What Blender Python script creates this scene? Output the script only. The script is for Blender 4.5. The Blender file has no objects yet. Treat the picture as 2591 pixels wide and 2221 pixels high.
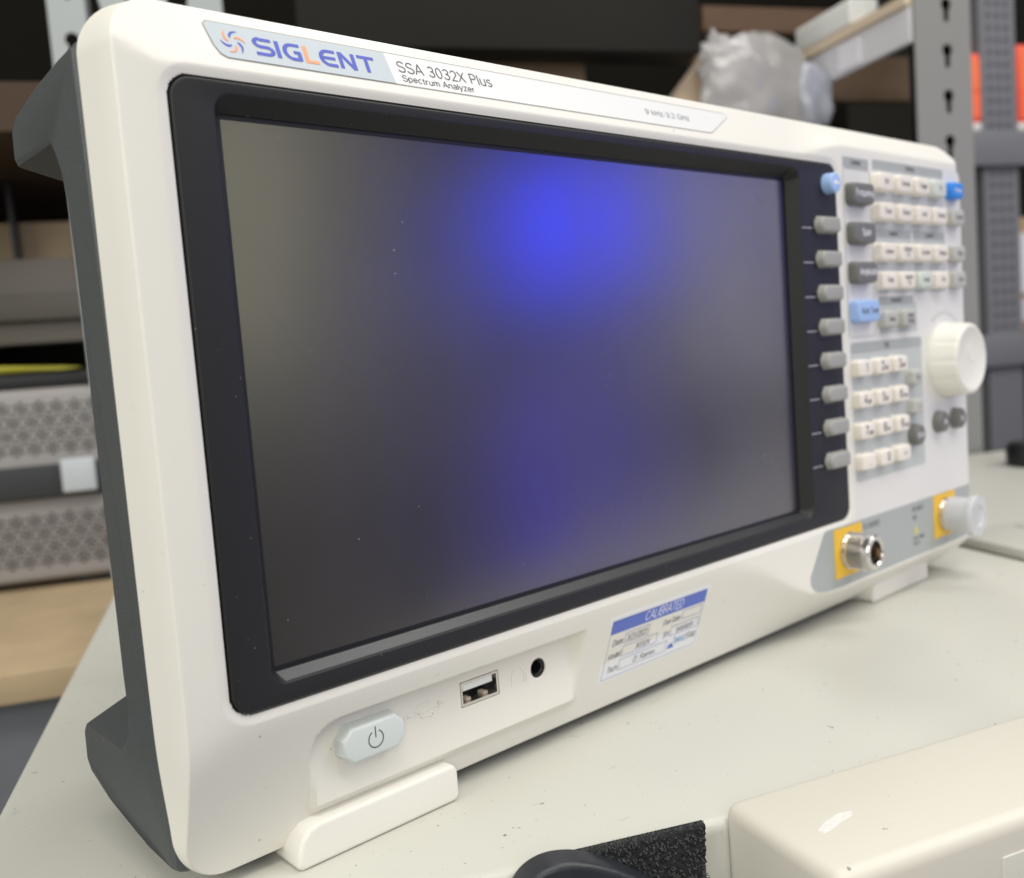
import bpy, bmesh, math, random
import numpy as np
from mathutils import Matrix, Vector
random.seed(7)
SC = bpy.context.scene
COL = SC.collection
ZT = 51.5                      # the device face is measured from the display's lower left corner; the table top lies 51.5 mm below it
def P(x, y, z): return Vector((x/1000., y/1000., (z+ZT)/1000.))
UX, UY, VX, VY = .908, -.4195, .4195, .908          # table axes
def UV(u, v, z): return P(u*UX+v*VX, u*UY+v*VY, z)

# ------------------------------------------------------------------ camera
cam = bpy.data.cameras.new('camera'); co = bpy.data.objects.new('camera', cam); COL.objects.link(co); SC.camera = co
R_ = Vector((0.74767936, -0.65981024, -0.07500677)); U_ = Vector((0.11579899, 0.018325, 0.99310361)); F_ = Vector((0.65388544, 0.75120878, -0.09010658))
M = Matrix((R_, U_, -F_)).transposed().to_4x4(); M.translation = P(-97.61259, -197.89814, 68.80033); co.matrix_world = M
cam.sensor_width = 36; cam.sensor_fit = 'HORIZONTAL'; cam.lens = 2398.733/2591*36
cam.clip_start = .01; cam.clip_end = 60
cam.dof.use_dof = True; cam.dof.focus_distance = .245; cam.dof.aperture_fstop = 12.5
# ------------------------------------------------------------------ world, lamps, exposure
w = bpy.data.worlds.new('World'); SC.world = w; w.use_nodes = True
bg = w.node_tree.nodes['Background']; bg.inputs[0].default_value = (1.0, .97, .92, 1); bg.inputs[1].default_value = .19
SC.view_settings.view_transform = 'Standard'; SC.view_settings.look = 'None'; SC.view_settings.exposure = 0; SC.view_settings.gamma = 1
def area(name, loc, aim, sx, sy, power, col=(1, .97, .92), spread=180):
    l = bpy.data.lights.new(name, 'AREA'); l.shape = 'RECTANGLE'; l.size = sx; l.size_y = sy; l.energy = power; l.color = col; l.spread = math.radians(spread)
    o = bpy.data.objects.new(name, l); COL.objects.link(o); o.location = Vector(loc)
    o.rotation_euler = (Vector(aim)-Vector(loc)).to_track_quat('-Z', 'Y').to_euler(); return o
area('ceiling_lamp', (-.3, -.9, 2.0), (.15, 0, .1), 1.4, .5, 19, (1, .985, .93))
area('ceiling_lamp', (1.25, -1.25, 1.55), (.15, 0, .1), 1.0, .6, 13, (1, .985, .94))
area('ceiling_lamp', (1.0, .06, 1.9), (.25, .1, 0), 1.9, .5, 20, (1, .985, .94))
area('soft_fill', (-.75, -1.3, .7), (.1, 0, .1), .9, .9, 9.0, (1, .985, .93))
area('reflection_fill', (.60, -1.22, .42), (.02, 0, .12), .15, .66, .44, (1.0, .97, .66))  # pair of unseen panels added for the grey glows reflected in the display
area('reflection_fill', (1.32, -.74, .33), (.19, 0, .12), .26, .60, .46, (.93, .90, 1.0))
area('side_fill', (-1.5, .05, .8), (0, .05, .1), 1.0, 1.0, 15, (1, .985, .92))  # added fill that brightens the left side band and bumper
area('blue_reflection_fill', (.985, -.87, .31), (.11, 0, .16), .15, .20, .92, (.012, .03, 1.0))  # unseen blue pair added only to reflect as the display's blue glow
area('blue_reflection_fill', (.98, -.90, -.12), (.11, 0, .07), .08, .40, .44, (.09, .06, 1.0))

# ------------------------------------------------------------------ materials
def mat(name, col, rough=.5, metal=0., noise=0., nscale=60., bump=0., bscale=900., spec=.5, trans=0., ior=1.5, emit=None, tint=None, coat=0.):
    m = bpy.data.materials.new(name); m.use_nodes = True; nt = m.node_tree; b = nt.nodes['Principled BSDF']
    b.inputs['Base Color'].default_value = (*col, 1); b.inputs['Roughness'].default_value = rough; b.inputs['Metallic'].default_value = metal
    b.inputs['Specular IOR Level'].default_value = spec; b.inputs['IOR'].default_value = ior; b.inputs['Transmission Weight'].default_value = trans
    if coat: b.inputs['Coat Weight'].default_value = coat
    if tint: b.inputs['Specular Tint'].default_value = (*tint, 1)
    if emit: b.inputs['Emission Color'].default_value = (*emit[:3], 1); b.inputs['Emission Strength'].default_value = emit[3]
    tc = nt.nodes.new('ShaderNodeTexCoord')
    if noise:
        n = nt.nodes.new('ShaderNodeTexNoise'); n.inputs['Scale'].default_value = nscale; n.inputs['Detail'].default_value = 5
        nt.links.new(tc.outputs['Object'], n.inputs['Vector'])
        mx = nt.nodes.new('ShaderNodeMix'); mx.data_type = 'RGBA'
        mx.inputs[6].default_value = (*[c*(1-noise) for c in col], 1); mx.inputs[7].default_value = (*[min(1, c*(1+noise)) for c in col], 1)
        nt.links.new(n.outputs['Fac'], mx.inputs[0]); nt.links.new(mx.outputs[2], b.inputs['Base Color'])
    if bump:
        n2 = nt.nodes.new('ShaderNodeTexNoise'); n2.inputs['Scale'].default_value = bscale; n2.inputs['Detail'].default_value = 3
        nt.links.new(tc.outputs['Object'], n2.inputs['Vector'])
        bp = nt.nodes.new('ShaderNodeBump'); bp.inputs['Strength'].default_value = bump; bp.inputs['Distance'].default_value = .0004
        nt.links.new(n2.outputs['Fac'], bp.inputs['Height']); nt.links.new(bp.outputs[0], b.inputs['Normal'])
    return m
def speck(m, scale, lo, hi, col, stretch=(1, 1, 1)):
    """small marks of their own shape over whatever feeds the base colour"""
    nt = m.node_tree; b = nt.nodes['Principled BSDF']; tc = nt.nodes.new('ShaderNodeTexCoord')
    mp = nt.nodes.new('ShaderNodeMapping'); mp.inputs['Scale'].default_value = stretch; nt.links.new(tc.outputs['Object'], mp.inputs[0])
    n = nt.nodes.new('ShaderNodeTexNoise'); n.inputs['Scale'].default_value = scale; n.inputs['Detail'].default_value = 2; nt.links.new(mp.outputs[0], n.inputs['Vector'])
    r = nt.nodes.new('ShaderNodeMapRange'); r.inputs[1].default_value = lo; r.inputs[2].default_value = hi; nt.links.new(n.outputs['Fac'], r.inputs[0])
    mx = nt.nodes.new('ShaderNodeMix'); mx.data_type = 'RGBA'; nt.links.new(r.outputs[0], mx.inputs[0]); mx.inputs[7].default_value = (*col, 1)
    src = b.inputs['Base Color']
    if src.is_linked: nt.links.new(src.links[0].from_socket, mx.inputs[6])
    else: mx.inputs[6].default_value = src.default_value
    nt.links.new(mx.outputs[2], b.inputs['Base Color'])
MW = mat('warm_white_plastic', (.82, .80, .735), .40, noise=.015, nscale=45, bump=.09, bscale=2500); speck(MW, 520, .765, .79, (.45, .43, .38))
MW2 = mat('overlay_film', (.76, .75, .735), .5, noise=.01)
MG1 = mat('grey_print', (.40, .425, .42), .5); MG2 = mat('light_grey_print', (.53, .56, .55), .5)
MPL = mat('plate_grey', (.50, .56, .60), .45); MPW = mat('plate_white', (.79, .79, .79), .4)
MDK = mat('dark_grey_rubber', (.072, .080, .082), .5, noise=.10, nscale=500, bump=.35, bscale=2200); speck(MDK, 1500, .74, .8, (.3, .3, .3))
MBZ = mat('bezel_plastic', (.0185, .0188, .0195), .48, noise=.10, nscale=900, bump=.08, bscale=3500, spec=.35); speck(MBZ, 1300, .76, .8, (.35, .35, .38))
MSC = mat('display', (.027, .024, .018), .25, noise=.10, nscale=2500, bump=.06, bscale=4000, spec=.5, ior=2.5, tint=(.97, .97, 1.0)); speck(MSC, 900, .795, .82, (.5, .5, .55))
def rough_var(m, lo, hi, scale, stretch=(1, 1, 1)):
    nt = m.node_tree; b = nt.nodes['Principled BSDF']; tc = nt.nodes.new('ShaderNodeTexCoord'); mp = nt.nodes.new('ShaderNodeMapping'); mp.inputs['Scale'].default_value = stretch; nt.links.new(tc.outputs['Object'], mp.inputs[0])
    n = nt.nodes.new('ShaderNodeTexNoise'); n.inputs['Scale'].default_value = scale; n.inputs['Detail'].default_value = 3; nt.links.new(mp.outputs[0], n.inputs['Vector'])
    r = nt.nodes.new('ShaderNodeMapRange'); r.inputs[1].default_value = .2; r.inputs[2].default_value = .8; r.inputs[3].default_value = lo; r.inputs[4].default_value = hi
    nt.links.new(n.outputs['Fac'], r.inputs[0]); nt.links.new(r.outputs[0], b.inputs['Roughness'])
rough_var(MSC, .17, .31, 16, (1, 1, .6)); rough_var(MW, .36, .48, 30)
MKG = mat('soft_key_grey', (.36, .36, .34), .5); MKD = mat('dark_key', (.165, .165, .16), .5); MKL = mat('cream_key', (.86, .80, .73), .45)
MKM = mat('grey_key', (.50, .50, .47), .5); MKT = mat('pale_green_key', (.66, .70, .65), .5); MKB = mat('light_blue_key', (.36, .53, .88), .45); MKX = mat('blue_key', (.03, .25, .80), .45)
MKP = mat('power_key', (.68, .73, .72), .45)
MBL = mat('ink_blue', (.05, .08, .50), .5); MOR = mat('ink_orange', (.85, .33, .16), .5); MIK = mat('ink_grey', (.10, .10, .11), .5); MIW = mat('ink_white', (.85, .86, .9), .5)
MSB = mat('sticker_blue', (.10, .16, .58), .4); MSW = mat('sticker_paper', (.86, .87, .90), .35); MIL = mat('sticker_line', (.20, .25, .48), .5); MIT = mat('sticker_text', (.15, .16, .20), .5)
MME = mat('nickel', (.70, .68, .65), .22, metal=1.); MGO = mat('brass', (.55, .34, .16), .4, metal=1.); MBK = mat('black', (.012, .012, .014), .45)
MYE = mat('yellow_label', (.90, .55, .04), .5); MNY = mat('aged_dielectric', (.14, .065, .025), .5)
MCP = mat('translucent_cap', (.93, .94, .97), .25, trans=.55, ior=1.45)
MTB = mat('cream_painted_steel', (.575, .57, .515), .38, noise=.02, nscale=8, bump=.06, bscale=500)
speck(MTB, 420, .735, .77, (.20, .19, .17)); speck(MTB, 60, .72, .80, (.36, .355, .32), (1, 5, 1)); speck(MTB, 900, .735, .775, (.26, .25, .22)); speck(MTB, 7, .58, .80, (.50, .495, .45)); speck(MTB, 45, .735, .80, (.38, .375, .34), (1, 14, 1))
MBX = mat('cream_box_paint', (.64, .61, .535), .42, noise=.02, nscale=10, bump=.05, bscale=500); speck(MBX, 350, .74, .77, (.25, .22, .18))
MST = mat('hook_fabric', (.012, .014, .015), .85, bump=1, bscale=1400); MFZ = mat('black_fibre', (.085, .09, .09), .55)
MPB = mat('black_nylon', (.022, .024, .03), .38, noise=.3, nscale=150, bump=.2, bscale=900)

# ------------------------------------------------------------------ mesh helpers (all in millimetres of the device frame)
def link(name, me, m, parent=None, smooth=None):
    o = bpy.data.objects.new(name, me); COL.objects.link(o)
    if m is not None:
        me.materials.clear(); me.materials.append(m)
    if smooth is not None:
        for p in me.polygons: p.use_smooth = True
        if smooth < 180: me.set_sharp_from_angle(angle=math.radians(smooth))
    if parent: o.parent = parent
    return o
def from_bm(name, bm, m, parent=None, smooth=35):
    bmesh.ops.recalc_face_normals(bm, faces=bm.faces[:])
    me = bpy.data.meshes.new(name); bm.to_mesh(me); bm.free(); return link(name, me, m, parent, smooth)
def empty(name, loc=(0, 0, 0)):
    o = bpy.data.objects.new(name, None); COL.objects.link(o); o.location = loc; o.empty_display_size = .01; return o
def tag(o, label=None, cat=None, group=None, kind=None):
    if label: o['label'] = label
    if cat: o['category'] = cat
    if group: o['group'] = group
    if kind: o['kind'] = kind
    return o
def rr(x0, x1, z0, z1, r, n=6):
    """rounded rectangle, counter-clockwise; r a number or four radii (bl, br, tr, tl)"""
    r = (r,)*4 if not isinstance(r, (tuple, list)) else r; pts = []
    for (cx, cz, a0, q) in ((x0+r[0], z0+r[0], 180, r[0]), (x1-r[1], z0+r[1], 270, r[1]), (x1-r[2], z1-r[2], 0, r[2]), (x0+r[3], z1-r[3], 90, r[3])):
        for i in range(n+1):
            a = math.radians(a0+90*i/n); pts.append((cx+q*math.cos(a), cz+q*math.sin(a)))
    return pts
def inset(pts, d):
    n = len(pts); out = []
    cx = sum(p[0] for p in pts)/n; cz = sum(p[1] for p in pts)/n
    for i in range(n):
        a, b, c = pts[i-1], pts[i], pts[(i+1) % n]
        def nn(p, q):
            dx, dz = q[0]-p[0], q[1]-p[1]; l = math.hypot(dx, dz) or 1e-9; return (-dz/l, dx/l)
        k = i
        n1 = nn(a, b); n2 = nn(b, c)
        if math.hypot(b[0]-a[0], b[1]-a[1]) < 1e-6: n1 = n2
        if math.hypot(c[0]-b[0], c[1]-b[1]) < 1e-6: n2 = n1
        m = (n1[0]+n2[0], n1[1]+n2[1]); l2 = m[0]**2+m[1]**2
        if l2 < .2: out.append(b); continue
        s = 2*d/l2; out.append((b[0]+m[0]*s, b[1]+m[1]*s))
    return out
def loft(bm, rings, cap0=True, cap1=True, tf=P):
    vs = [[bm.verts.new(tf(*p)) for p in r] for r in rings]; n = len(vs[0])
    for a, b in zip(vs, vs[1:]):
        for i in range(n): bm.faces.new((a[i], a[(i+1) % n], b[(i+1) % n], b[i]))
    if cap0: bm.faces.new(vs[0][::-1])
    if cap1: bm.faces.new(vs[-1])
def solid(name, pts, yb, yf, m, parent=None, bev=.5, draft=0., smooth=40, tf=P, dish=0.):
    """prism with outline pts in (x,z), from depth yb forward to yf (smaller y), rounded front edge"""
    bm = bmesh.new(); rings = [[(x, yb, z) for x, z in pts]]
    steps = 4 if bev else 0
    base = inset(pts, draft)
    if bev:
        for i in range(steps+1):
            a = math.pi/2*i/steps; q = inset(base, bev*(1-math.cos(a))); rings.append([(x, yf+bev*(1-math.sin(a)), z) for x, z in q])
        if dish: q = inset(base, bev*2.5); rings.append([(x, yf+dish, z) for x, z in q])
    else: rings.append([(x, yf, z) for x, z in base])
    loft(bm, rings, tf=tf); return from_bm(name, bm, m, parent, smooth)
def curve_mesh(splines=None, text=None, size=1., ext=0., align='LEFT', bevel=0., shear=0., offset=0., sx=1.):
    if text is not None:
        c = bpy.data.curves.new('t', 'FONT'); c.body = text; c.size = size; c.align_x = align; c.shear = shear; c.offset = offset; c.extrude = ext; c.resolution_u = 3
    else:
        c = bpy.data.curves.new('c', 'CURVE'); c.dimensions = '2D' if not bevel else '3D'
        if not bevel: c.fill_mode = 'BOTH'; c.extrude = ext
        else: c.bevel_depth = bevel; c.bevel_resolution = 1
        for s in splines:
            cyc = True
            if isinstance(s, tuple) and s[0] == 'open': cyc = False; s = s[1]
            sp = c.splines.new('POLY'); sp.points.add(len(s)-1)
            for i, p in enumerate(s): sp.points[i].co = (p[0], p[1], p[2] if len(p) > 2 else 0, 1)
            sp.use_cyclic_u = cyc
    o = bpy.data.objects.new('tmp', c); COL.objects.link(o)
    dg = bpy.context.evaluated_depsgraph_get(); me = bpy.data.meshes.new_from_object(o.evaluated_get(dg))
    bpy.data.objects.remove(o); bpy.data.curves.remove(c)
    if sx != 1:
        for v in me.vertices: v.co.x *= sx
    return me
def place(me, fn):
    for v in me.vertices: v.co = fn(v.co.x, v.co.y, v.co.z)
    return me
def flat(name, outlines, y, th, m, parent=None, tf=P, smooth=None):
    """plate with holes: first outline the rim, others holes; front face at y"""
    me = place(curve_mesh(outlines, ext=th/2), lambda a, b, c: tf(a, y+th/2-c, b)); return link(name, me, m, parent, smooth)
def text(name, s, x, z, size, y, m, parent=None, align='LEFT', fn=None, sx=1., ext=.04, shear=0, offset=0.):
    me = curve_mesh(text=s, size=size, ext=ext, align=align, shear=shear, offset=offset, sx=sx)
    fn = fn or (lambda a, b, c: P(x+a, y-c, z+b)); place(me, fn); return link(name, me, m, parent)
def merge(name, meshes, m, parent=None, smooth=None):
    bm = bmesh.new()
    for me in meshes: bm.from_mesh(me); bpy.data.meshes.remove(me)
    me = bpy.data.meshes.new(name); bm.to_mesh(me); bm.free(); return link(name, me, m, parent, smooth)
def box_bm(bm, a, b, tf=P):
    (x0, y0, z0), (x1, y1, z1) = a, b
    v = [bm.verts.new(tf(x, y, z)) for x in (x0, x1) for y in (y0, y1) for z in (z0, z1)]
    for f in ((0, 1, 3, 2), (4, 6, 7, 5), (0, 4, 5, 1), (2, 3, 7, 6), (0, 2, 6, 4), (1, 5, 7, 3)): bm.faces.new([v[i] for i in f])
def box(name, a, b, m, parent=None, bev=0., tf=P, seg=3):
    bm = bmesh.new(); box_bm(bm, a, b, tf)
    if bev: bmesh.ops.bevel(bm, geom=bm.edges[:], offset=bev/1000., segments=seg, affect='EDGES', profile=.5, clamp_overlap=True)
    return from_bm(name, bm, m, parent, 40 if bev else 30)
def lathe(name, prof, cx, cz, m, parent=None, n=48, tf=P, smooth=35, caps=(False, False)):
    """profile [(radius, y)] turned about the axis through (cx, cz) along y"""
    bm = bmesh.new(); rings = [[(cx+r*math.cos(2*math.pi*i/n), y, cz+r*math.sin(2*math.pi*i/n)) for i in range(n)] for r, y in prof]
    loft(bm, rings, caps[0], caps[1], tf=tf); return from_bm(name, bm, m, parent, smooth)
def circ(cx, cz, r, n=24): return [(cx+r*math.cos(2*math.pi*i/n), cz+r*math.sin(2*math.pi*i/n)) for i in range(n)]


# ------------------------------------------------------------------ single-stroke grotesque lettering (units: cap height 1)
def _e(cx, cy, rx, ry, a0, a1, n=12): return [(cx+rx*math.cos(math.radians(a0+(a1-a0)*i/n)), cy+ry*math.sin(math.radians(a0+(a1-a0)*i/n))) for i in range(n+1)]
def _bowl(): return _e(.26, .36, .25, .36, 0, 360, 16)
GL = {
 'S': (.66, [_e(.33, .76, .27, .24, 20, 180, 8)+_e(.33, .74, .27, .22, 180, 262, 4)+[(.36, .51)]+_e(.33, .26, .30, .25, 80, 0, 6)+_e(.33, .25, .30, .25, 0, -165, 10)]),
 'A': (.68, [[(.0, 0), (.32, 1), (.36, 1), (.68, 0)], [(.12, .33), (.56, .33)]]), 'B': (.62, [[(.06, 0), (.06, 1), (.36, 1)]+_e(.36, .76, .20, .24, 90, -90, 8)+[(.06, .52)], [(.36, .52)]+_e(.36, .26, .24, .26, 90, -90, 8)+[(.06, 0)]]),
 'C': (.72, [_e(.38, .5, .34, .5, 40, 320, 20)]), 'D': (.70, [[(.06, 0), (.06, 1), (.30, 1)]+_e(.30, .5, .36, .5, 90, -90, 14)+[(.06, 0)]]), 'E': (.60, [[(.58, 1), (.06, 1), (.06, 0), (.60, 0)], [(.06, .52), (.54, .52)]]),
 'F': (.56, [[(.56, 1), (.06, 1), (.06, 0)], [(.06, .52), (.48, .52)]]), 'G': (.76, [_e(.40, .5, .36, .5, 42, 330, 20)+[(.72, .24), (.72, .48), (.42, .48)]]), 'H': (.68, [[(.06, 0), (.06, 1)], [(.62, 0), (.62, 1)], [(.06, .52), (.62, .52)]]),
 'I': (.14, [[(.07, 0), (.07, 1)]]), 'L': (.54, [[(.06, 1), (.06, 0), (.54, 0)]]), 'M': (.78, [[(.06, 0), (.06, 1), (.39, .08), (.72, 1), (.72, 0)]]), 'N': (.68, [[(.06, 0), (.06, 1), (.62, 0), (.62, 1)]]), 'O': (.76, [_e(.38, .5, .35, .5, 0, 360, 24)]),
 'P': (.62, [[(.06, 0), (.06, 1), (.34, 1)]+_e(.34, .74, .25, .26, 90, -90, 8)+[(.06, .48)]]), 'R': (.66, [[(.06, 0), (.06, 1), (.36, 1)]+_e(.36, .75, .24, .25, 90, -90, 8)+[(.06, .50)], [(.36, .5), (.64, 0)]]),
 'T': (.62, [[(.0, 1), (.62, 1)], [(.31, 1), (.31, 0)]]), 'U': (.68, [[(.06, 1), (.06, .30)]+_e(.34, .28, .28, .28, 180, 360, 10)+[(.62, 1)]]), 'V': (.66, [[(0, 1), (.33, 0), (.66, 1)]]), 'W': (.94, [[(0, 1), (.23, 0), (.47, .95), (.71, 0), (.94, 1)]]), 'X': (.64, [[(.0, 0), (.62, 1)], [(.02, 1), (.64, 0)]]),
 '0': (.58, [_e(.29, .5, .25, .5, 0, 360, 20)]), '1': (.46, [[(.10, .78), (.30, 1), (.30, 0)]]), '2': (.58, [_e(.29, .72, .25, .28, 165, -35, 10)+[(.06, 0), (.56, 0)]]), '3': (.58, [_e(.28, .76, .23, .24, 160, -80, 10)+[(.22, .53)], [(.30, .53)]+_e(.28, .27, .26, .27, 82, -162, 12)]),
 '4': (.60, [[(.42, 0), (.42, 1), (.04, .30), (.58, .30)]]), '5': (.58, [[(.50, 1), (.13, 1), (.08, .50)]+_e(.28, .32, .26, .32, 128, -160, 12)]), '6': (.58, [_e(.29, .32, .25, .32, 0, 360, 16), _e(.42, .36, .38, .64, 180, 100, 8)+[(.50, .90)]]), '7': (.56, [[(.04, 1), (.54, 1), (.30, .5), (.20, 0)]]),
 '8': (.58, [_e(.29, .76, .22, .24, 0, 360, 14), _e(.29, .27, .25, .27, 0, 360, 14)]), '9': (.58, [_e(.29, .68, .25, .32, 0, 360, 16), _e(.16, .64, .38, .64, 0, -80, 8)+[(.08, .10)]]),
 'a': (.54, [_e(.27, .52, .22, .20, 160, 0, 8)+[(.49, .10), (.53, 0)], [(.49, .40), (.20, .36)]+_e(.22, .18, .19, .18, 100, 270, 8)+[(.34, .03), (.49, .16)]]), 'b': (.54, [[(.04, 1), (.04, 0)], _e(.28, .36, .24, .36, 0, 360, 16)]), 'c': (.50, [_e(.28, .36, .25, .36, 50, 310, 14)]), 'd': (.56, [[(.52, 1), (.52, 0)], _e(.28, .36, .24, .36, 0, 360, 16)]),
 'e': (.56, [[(.04, .38), (.52, .38)]+_e(.28, .37, .24, .35, 0, 320, 16)]), 'f': (.30, [[(.12, 0), (.12, .84), (.2, 1), (.32, 1)], [(0, .70), (.28, .70)]]), 'g': (.56, [_e(.28, .36, .24, .36, 0, 360, 16), [(.52, .70), (.52, -.10)]+_e(.28, -.08, .24, .20, 0, -150, 8)]), 'h': (.54, [[(.05, 1), (.05, 0)], [(.05, .48)]+_e(.27, .46, .22, .25, 160, 0, 8)+[(.49, 0)]]),
 'i': (.12, [[(.06, 0), (.06, .72)], [(.06, .92), (.06, 1)]]), 'j': (.16, [[(.10, .72), (.10, -.14), (.0, -.26)], [(.10, .92), (.10, 1)]]), 'k': (.50, [[(.05, 1), (.05, 0)], [(.45, .72), (.06, .30)], [(.2, .43), (.5, 0)]]), 'l': (.12, [[(.06, 0), (.06, 1)]]), 'm': (.82, [[(.05, .72), (.05, 0)], [(.05, .48)]+_e(.24, .48, .18, .22, 160, 0, 6)+[(.42, 0)], [(.42, .48)]+_e(.60, .48, .18, .22, 160, 0, 6)+[(.78, 0)]]),
 'n': (.54, [[(.05, .72), (.05, 0)], [(.05, .46)]+_e(.27, .46, .22, .25, 160, 0, 8)+[(.49, 0)]]), 'o': (.56, [_e(.28, .36, .25, .36, 0, 360, 18)]), 'p': (.55, [[(.04, .72), (.04, -.27)], _e(.28, .36, .24, .36, 0, 360, 16)]), 'q': (.55, [[(.52, .72), (.52, -.27)], _e(.28, .36, .24, .36, 0, 360, 16)]), 'r': (.32, [[(.05, .72), (.05, 0)], [(.05, .42), (.14, .64), (.31, .70)]]),
 's': (.50, [_e(.25, .54, .19, .17, 30, 240, 8)+_e(.25, .19, .21, .18, 60, -150, 10)]), 't': (.28, [[(.13, .92), (.13, .12), (.2, 0), (.29, .02)], [(0, .70), (.28, .70)]]), 'u': (.54, [[(.05, .72), (.05, .26)]+_e(.27, .24, .22, .24, 180, 340, 8), [(.49, .72), (.49, 0)]]), 'v': (.50, [[(.0, .72), (.25, 0), (.50, .72)]]), 'w': (.72, [[(0, .72), (.18, 0), (.36, .70), (.54, 0), (.72, .72)]]),
 'x': (.48, [[(0, 0), (.47, .72)], [(.01, .72), (.48, 0)]]), 'y': (.50, [[(0, .72), (.25, .02)], [(.50, .72), (.20, -.16), (.12, -.27), (.0, -.26)]]), 'z': (.48, [[(.02, .72), (.46, .72), (.02, 0), (.48, 0)]]),
 '.': (.16, [[(.08, 0), (.08, .10)]]), ':': (.16, [[(.08, 0), (.08, .10)], [(.08, .55), (.08, .65)]]), '-': (.34, [[(.04, .36), (.30, .36)]]), '+': (.56, [[(.04, .42), (.52, .42)], [(.28, .16), (.28, .68)]]), '/': (.34, [[(0, -.05), (.34, 1)]]), '<': (.5, [[(.46, .70), (.06, .38), (.46, .06)]]), ' ': (.26, []),
 'Ω': (.74, [[(.04, 0), (.26, 0), (.26, .08)]+_e(.37, .56, .32, .44, 235, -55, 18)+[(.48, .08), (.48, 0), (.70, 0)]])}
def ribbon(pts, wd):
    out = []; q = [pts[0]]
    for p in pts[1:]:
        if math.hypot(p[0]-q[-1][0], p[1]-q[-1][1]) > 1e-4: q.append(p)
    n = len(q); L, R = [], []; closed = math.hypot(q[0][0]-q[-1][0], q[0][1]-q[-1][1]) < 1e-4 if n > 3 else False
    for i in range(n):
        a = q[i-1] if i else (q[-2] if closed else q[0]); b = q[i+1] if i < n-1 else (q[1] if closed else q[-1]); c = q[i]
        d1 = (c[0]-a[0], c[1]-a[1]); d2 = (b[0]-c[0], b[1]-c[1])
        l1, l2 = math.hypot(*d1), math.hypot(*d2)
        if l1 < 1e-6: d1, l1 = d2, l2
        if l2 < 1e-6: d2, l2 = d1, l1
        t = (d1[0]/l1+d2[0]/l2, d1[1]/l1+d2[1]/l2); l = math.hypot(*t)
        if l < .2: t, l = (d1[0]/l1, d1[1]/l1), 1
        nx_, ny_ = -t[1]/l, t[0]/l; k = wd/2*min(2.0, 2/max(l, .5)); e = (0, 0)
        L.append((c[0]+nx_*k, c[1]+ny_*k)); R.append((c[0]-nx_*k, c[1]-ny_*k))
    return L, R
def lettering_mesh(s, cap, width=None, wt=.105, align='LEFT', shear=0., fn=None, gap=.13, kx=1.):
    """flat strip letters; fn maps (x, z) in mm to a point"""
    x = 0; polys = []
    for ch in s:
        adv, st_ = GL.get(ch, GL['-']); 
        for L in st_: polys.append([(x+p[0], p[1]) for p in L])
        x += adv+gap
    tot = x-gap; k = (width/(tot*cap)) if width else kx; off = {'LEFT': 0, 'CENTER': -tot/2, 'RIGHT': -tot}[align]
    vs, fs = [], []
    for L in polys:
        A_, B_ = ribbon(L, wt); b0 = len(vs)
        for a, b in zip(A_, B_):
            for p in (a, b): vs.append(tuple(fn((p[0]+off+shear*p[1])*cap*k, p[1]*cap)))
        for i in range(len(A_)-1): fs.append((b0+2*i, b0+2*i+1, b0+2*i+3, b0+2*i+2))
    me = bpy.data.meshes.new('lettering'); me.from_pydata(vs, [], fs); me.update(); return me

# ------------------------------------------------------------------ the setting
concrete = mat('concrete_floor', (.22, .23, .24), .6, noise=.2, nscale=4)
tag(box('floor', (-6, -6, -.9), (8, 8, -.82), concrete, tf=lambda x, y, z: Vector((x, y, z))), kind='structure')
backdrop_mat = mat('backdrop_dark', (.030, .026, .021), .8, noise=.35, nscale=1.5)
bm = bmesh.new(); box_bm(bm, (-3000, 2300, -870), (4000, 2350, 2600), UV); wl = from_bm('backdrop_wall', bm, backdrop_mat); tag(wl, kind='structure')  # dark backdrop added to block the world light and give dark gaps

# bench (cream painted steel top)
bench = tag(empty('bench', UV(200, 200, -51.5-820)), 'large cream painted steel bench top with scuffs and specks', 'bench')
def kid(o, parent):      # parent without moving
    o.parent = parent; o.matrix_parent_inverse = Matrix.Translation(-parent.location); return o
o = box('bench_top', (-82.5, -13, -52.6-46), (1250, 477, -52.6), MTB, None, bev=3.0, tf=UV, seg=4); kid(o, bench)
o = box('cabinet', (-70, 0, -51.5-820), (1240, 465, -52.6-46.5), MTB, None, bev=2, tf=UV); kid(o, bench)

# low cream tray at the right
tray = tag(empty('tray', UV(500, 150, -51.5)), 'low flat cream tray with a grey slot lying on the bench behind the analyzer', 'tray')
kid(box('tray_body', (361, 60, -52.5), (760, 206, -46.4), MTB, None, bev=2.2, tf=UV), tray)
kid(box('slot', (398, 70, -46.5), (403, 196, -46.2), mat('slot_grey', (.38, .36, .36), .6), None, tf=UV), tray)
pk = lathe('round_black_cap', [(0.1, 0), (19, 0), (21, 2), (21.5, 14), (19, 18), (12, 19), (.1, 19)], 0, 0, MBK, None, n=40, tf=lambda x, y, z: UV(612+x, 392+z, -52.5+y))
tag(pk, 'round black rubber cap lying at the far right end of the bench', 'cap')

# ------------------------------------------------------------------ analyzer
A = tag(empty('spectrum_analyzer', P(170, 60, -51.5)), 'white bench spectrum analyzer with large dark screen, keypad, knob and dark rubber side bumper', 'analyzer')
def part(o, parent=None, label=None):
    parent = parent or A; o.parent = parent
    base = parent if parent is A else None
    o.matrix_parent_inverse = Matrix.Translation(-A.location) if parent is A else Matrix.Identity(4)
    if label: o['label'] = label
    return o

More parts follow.
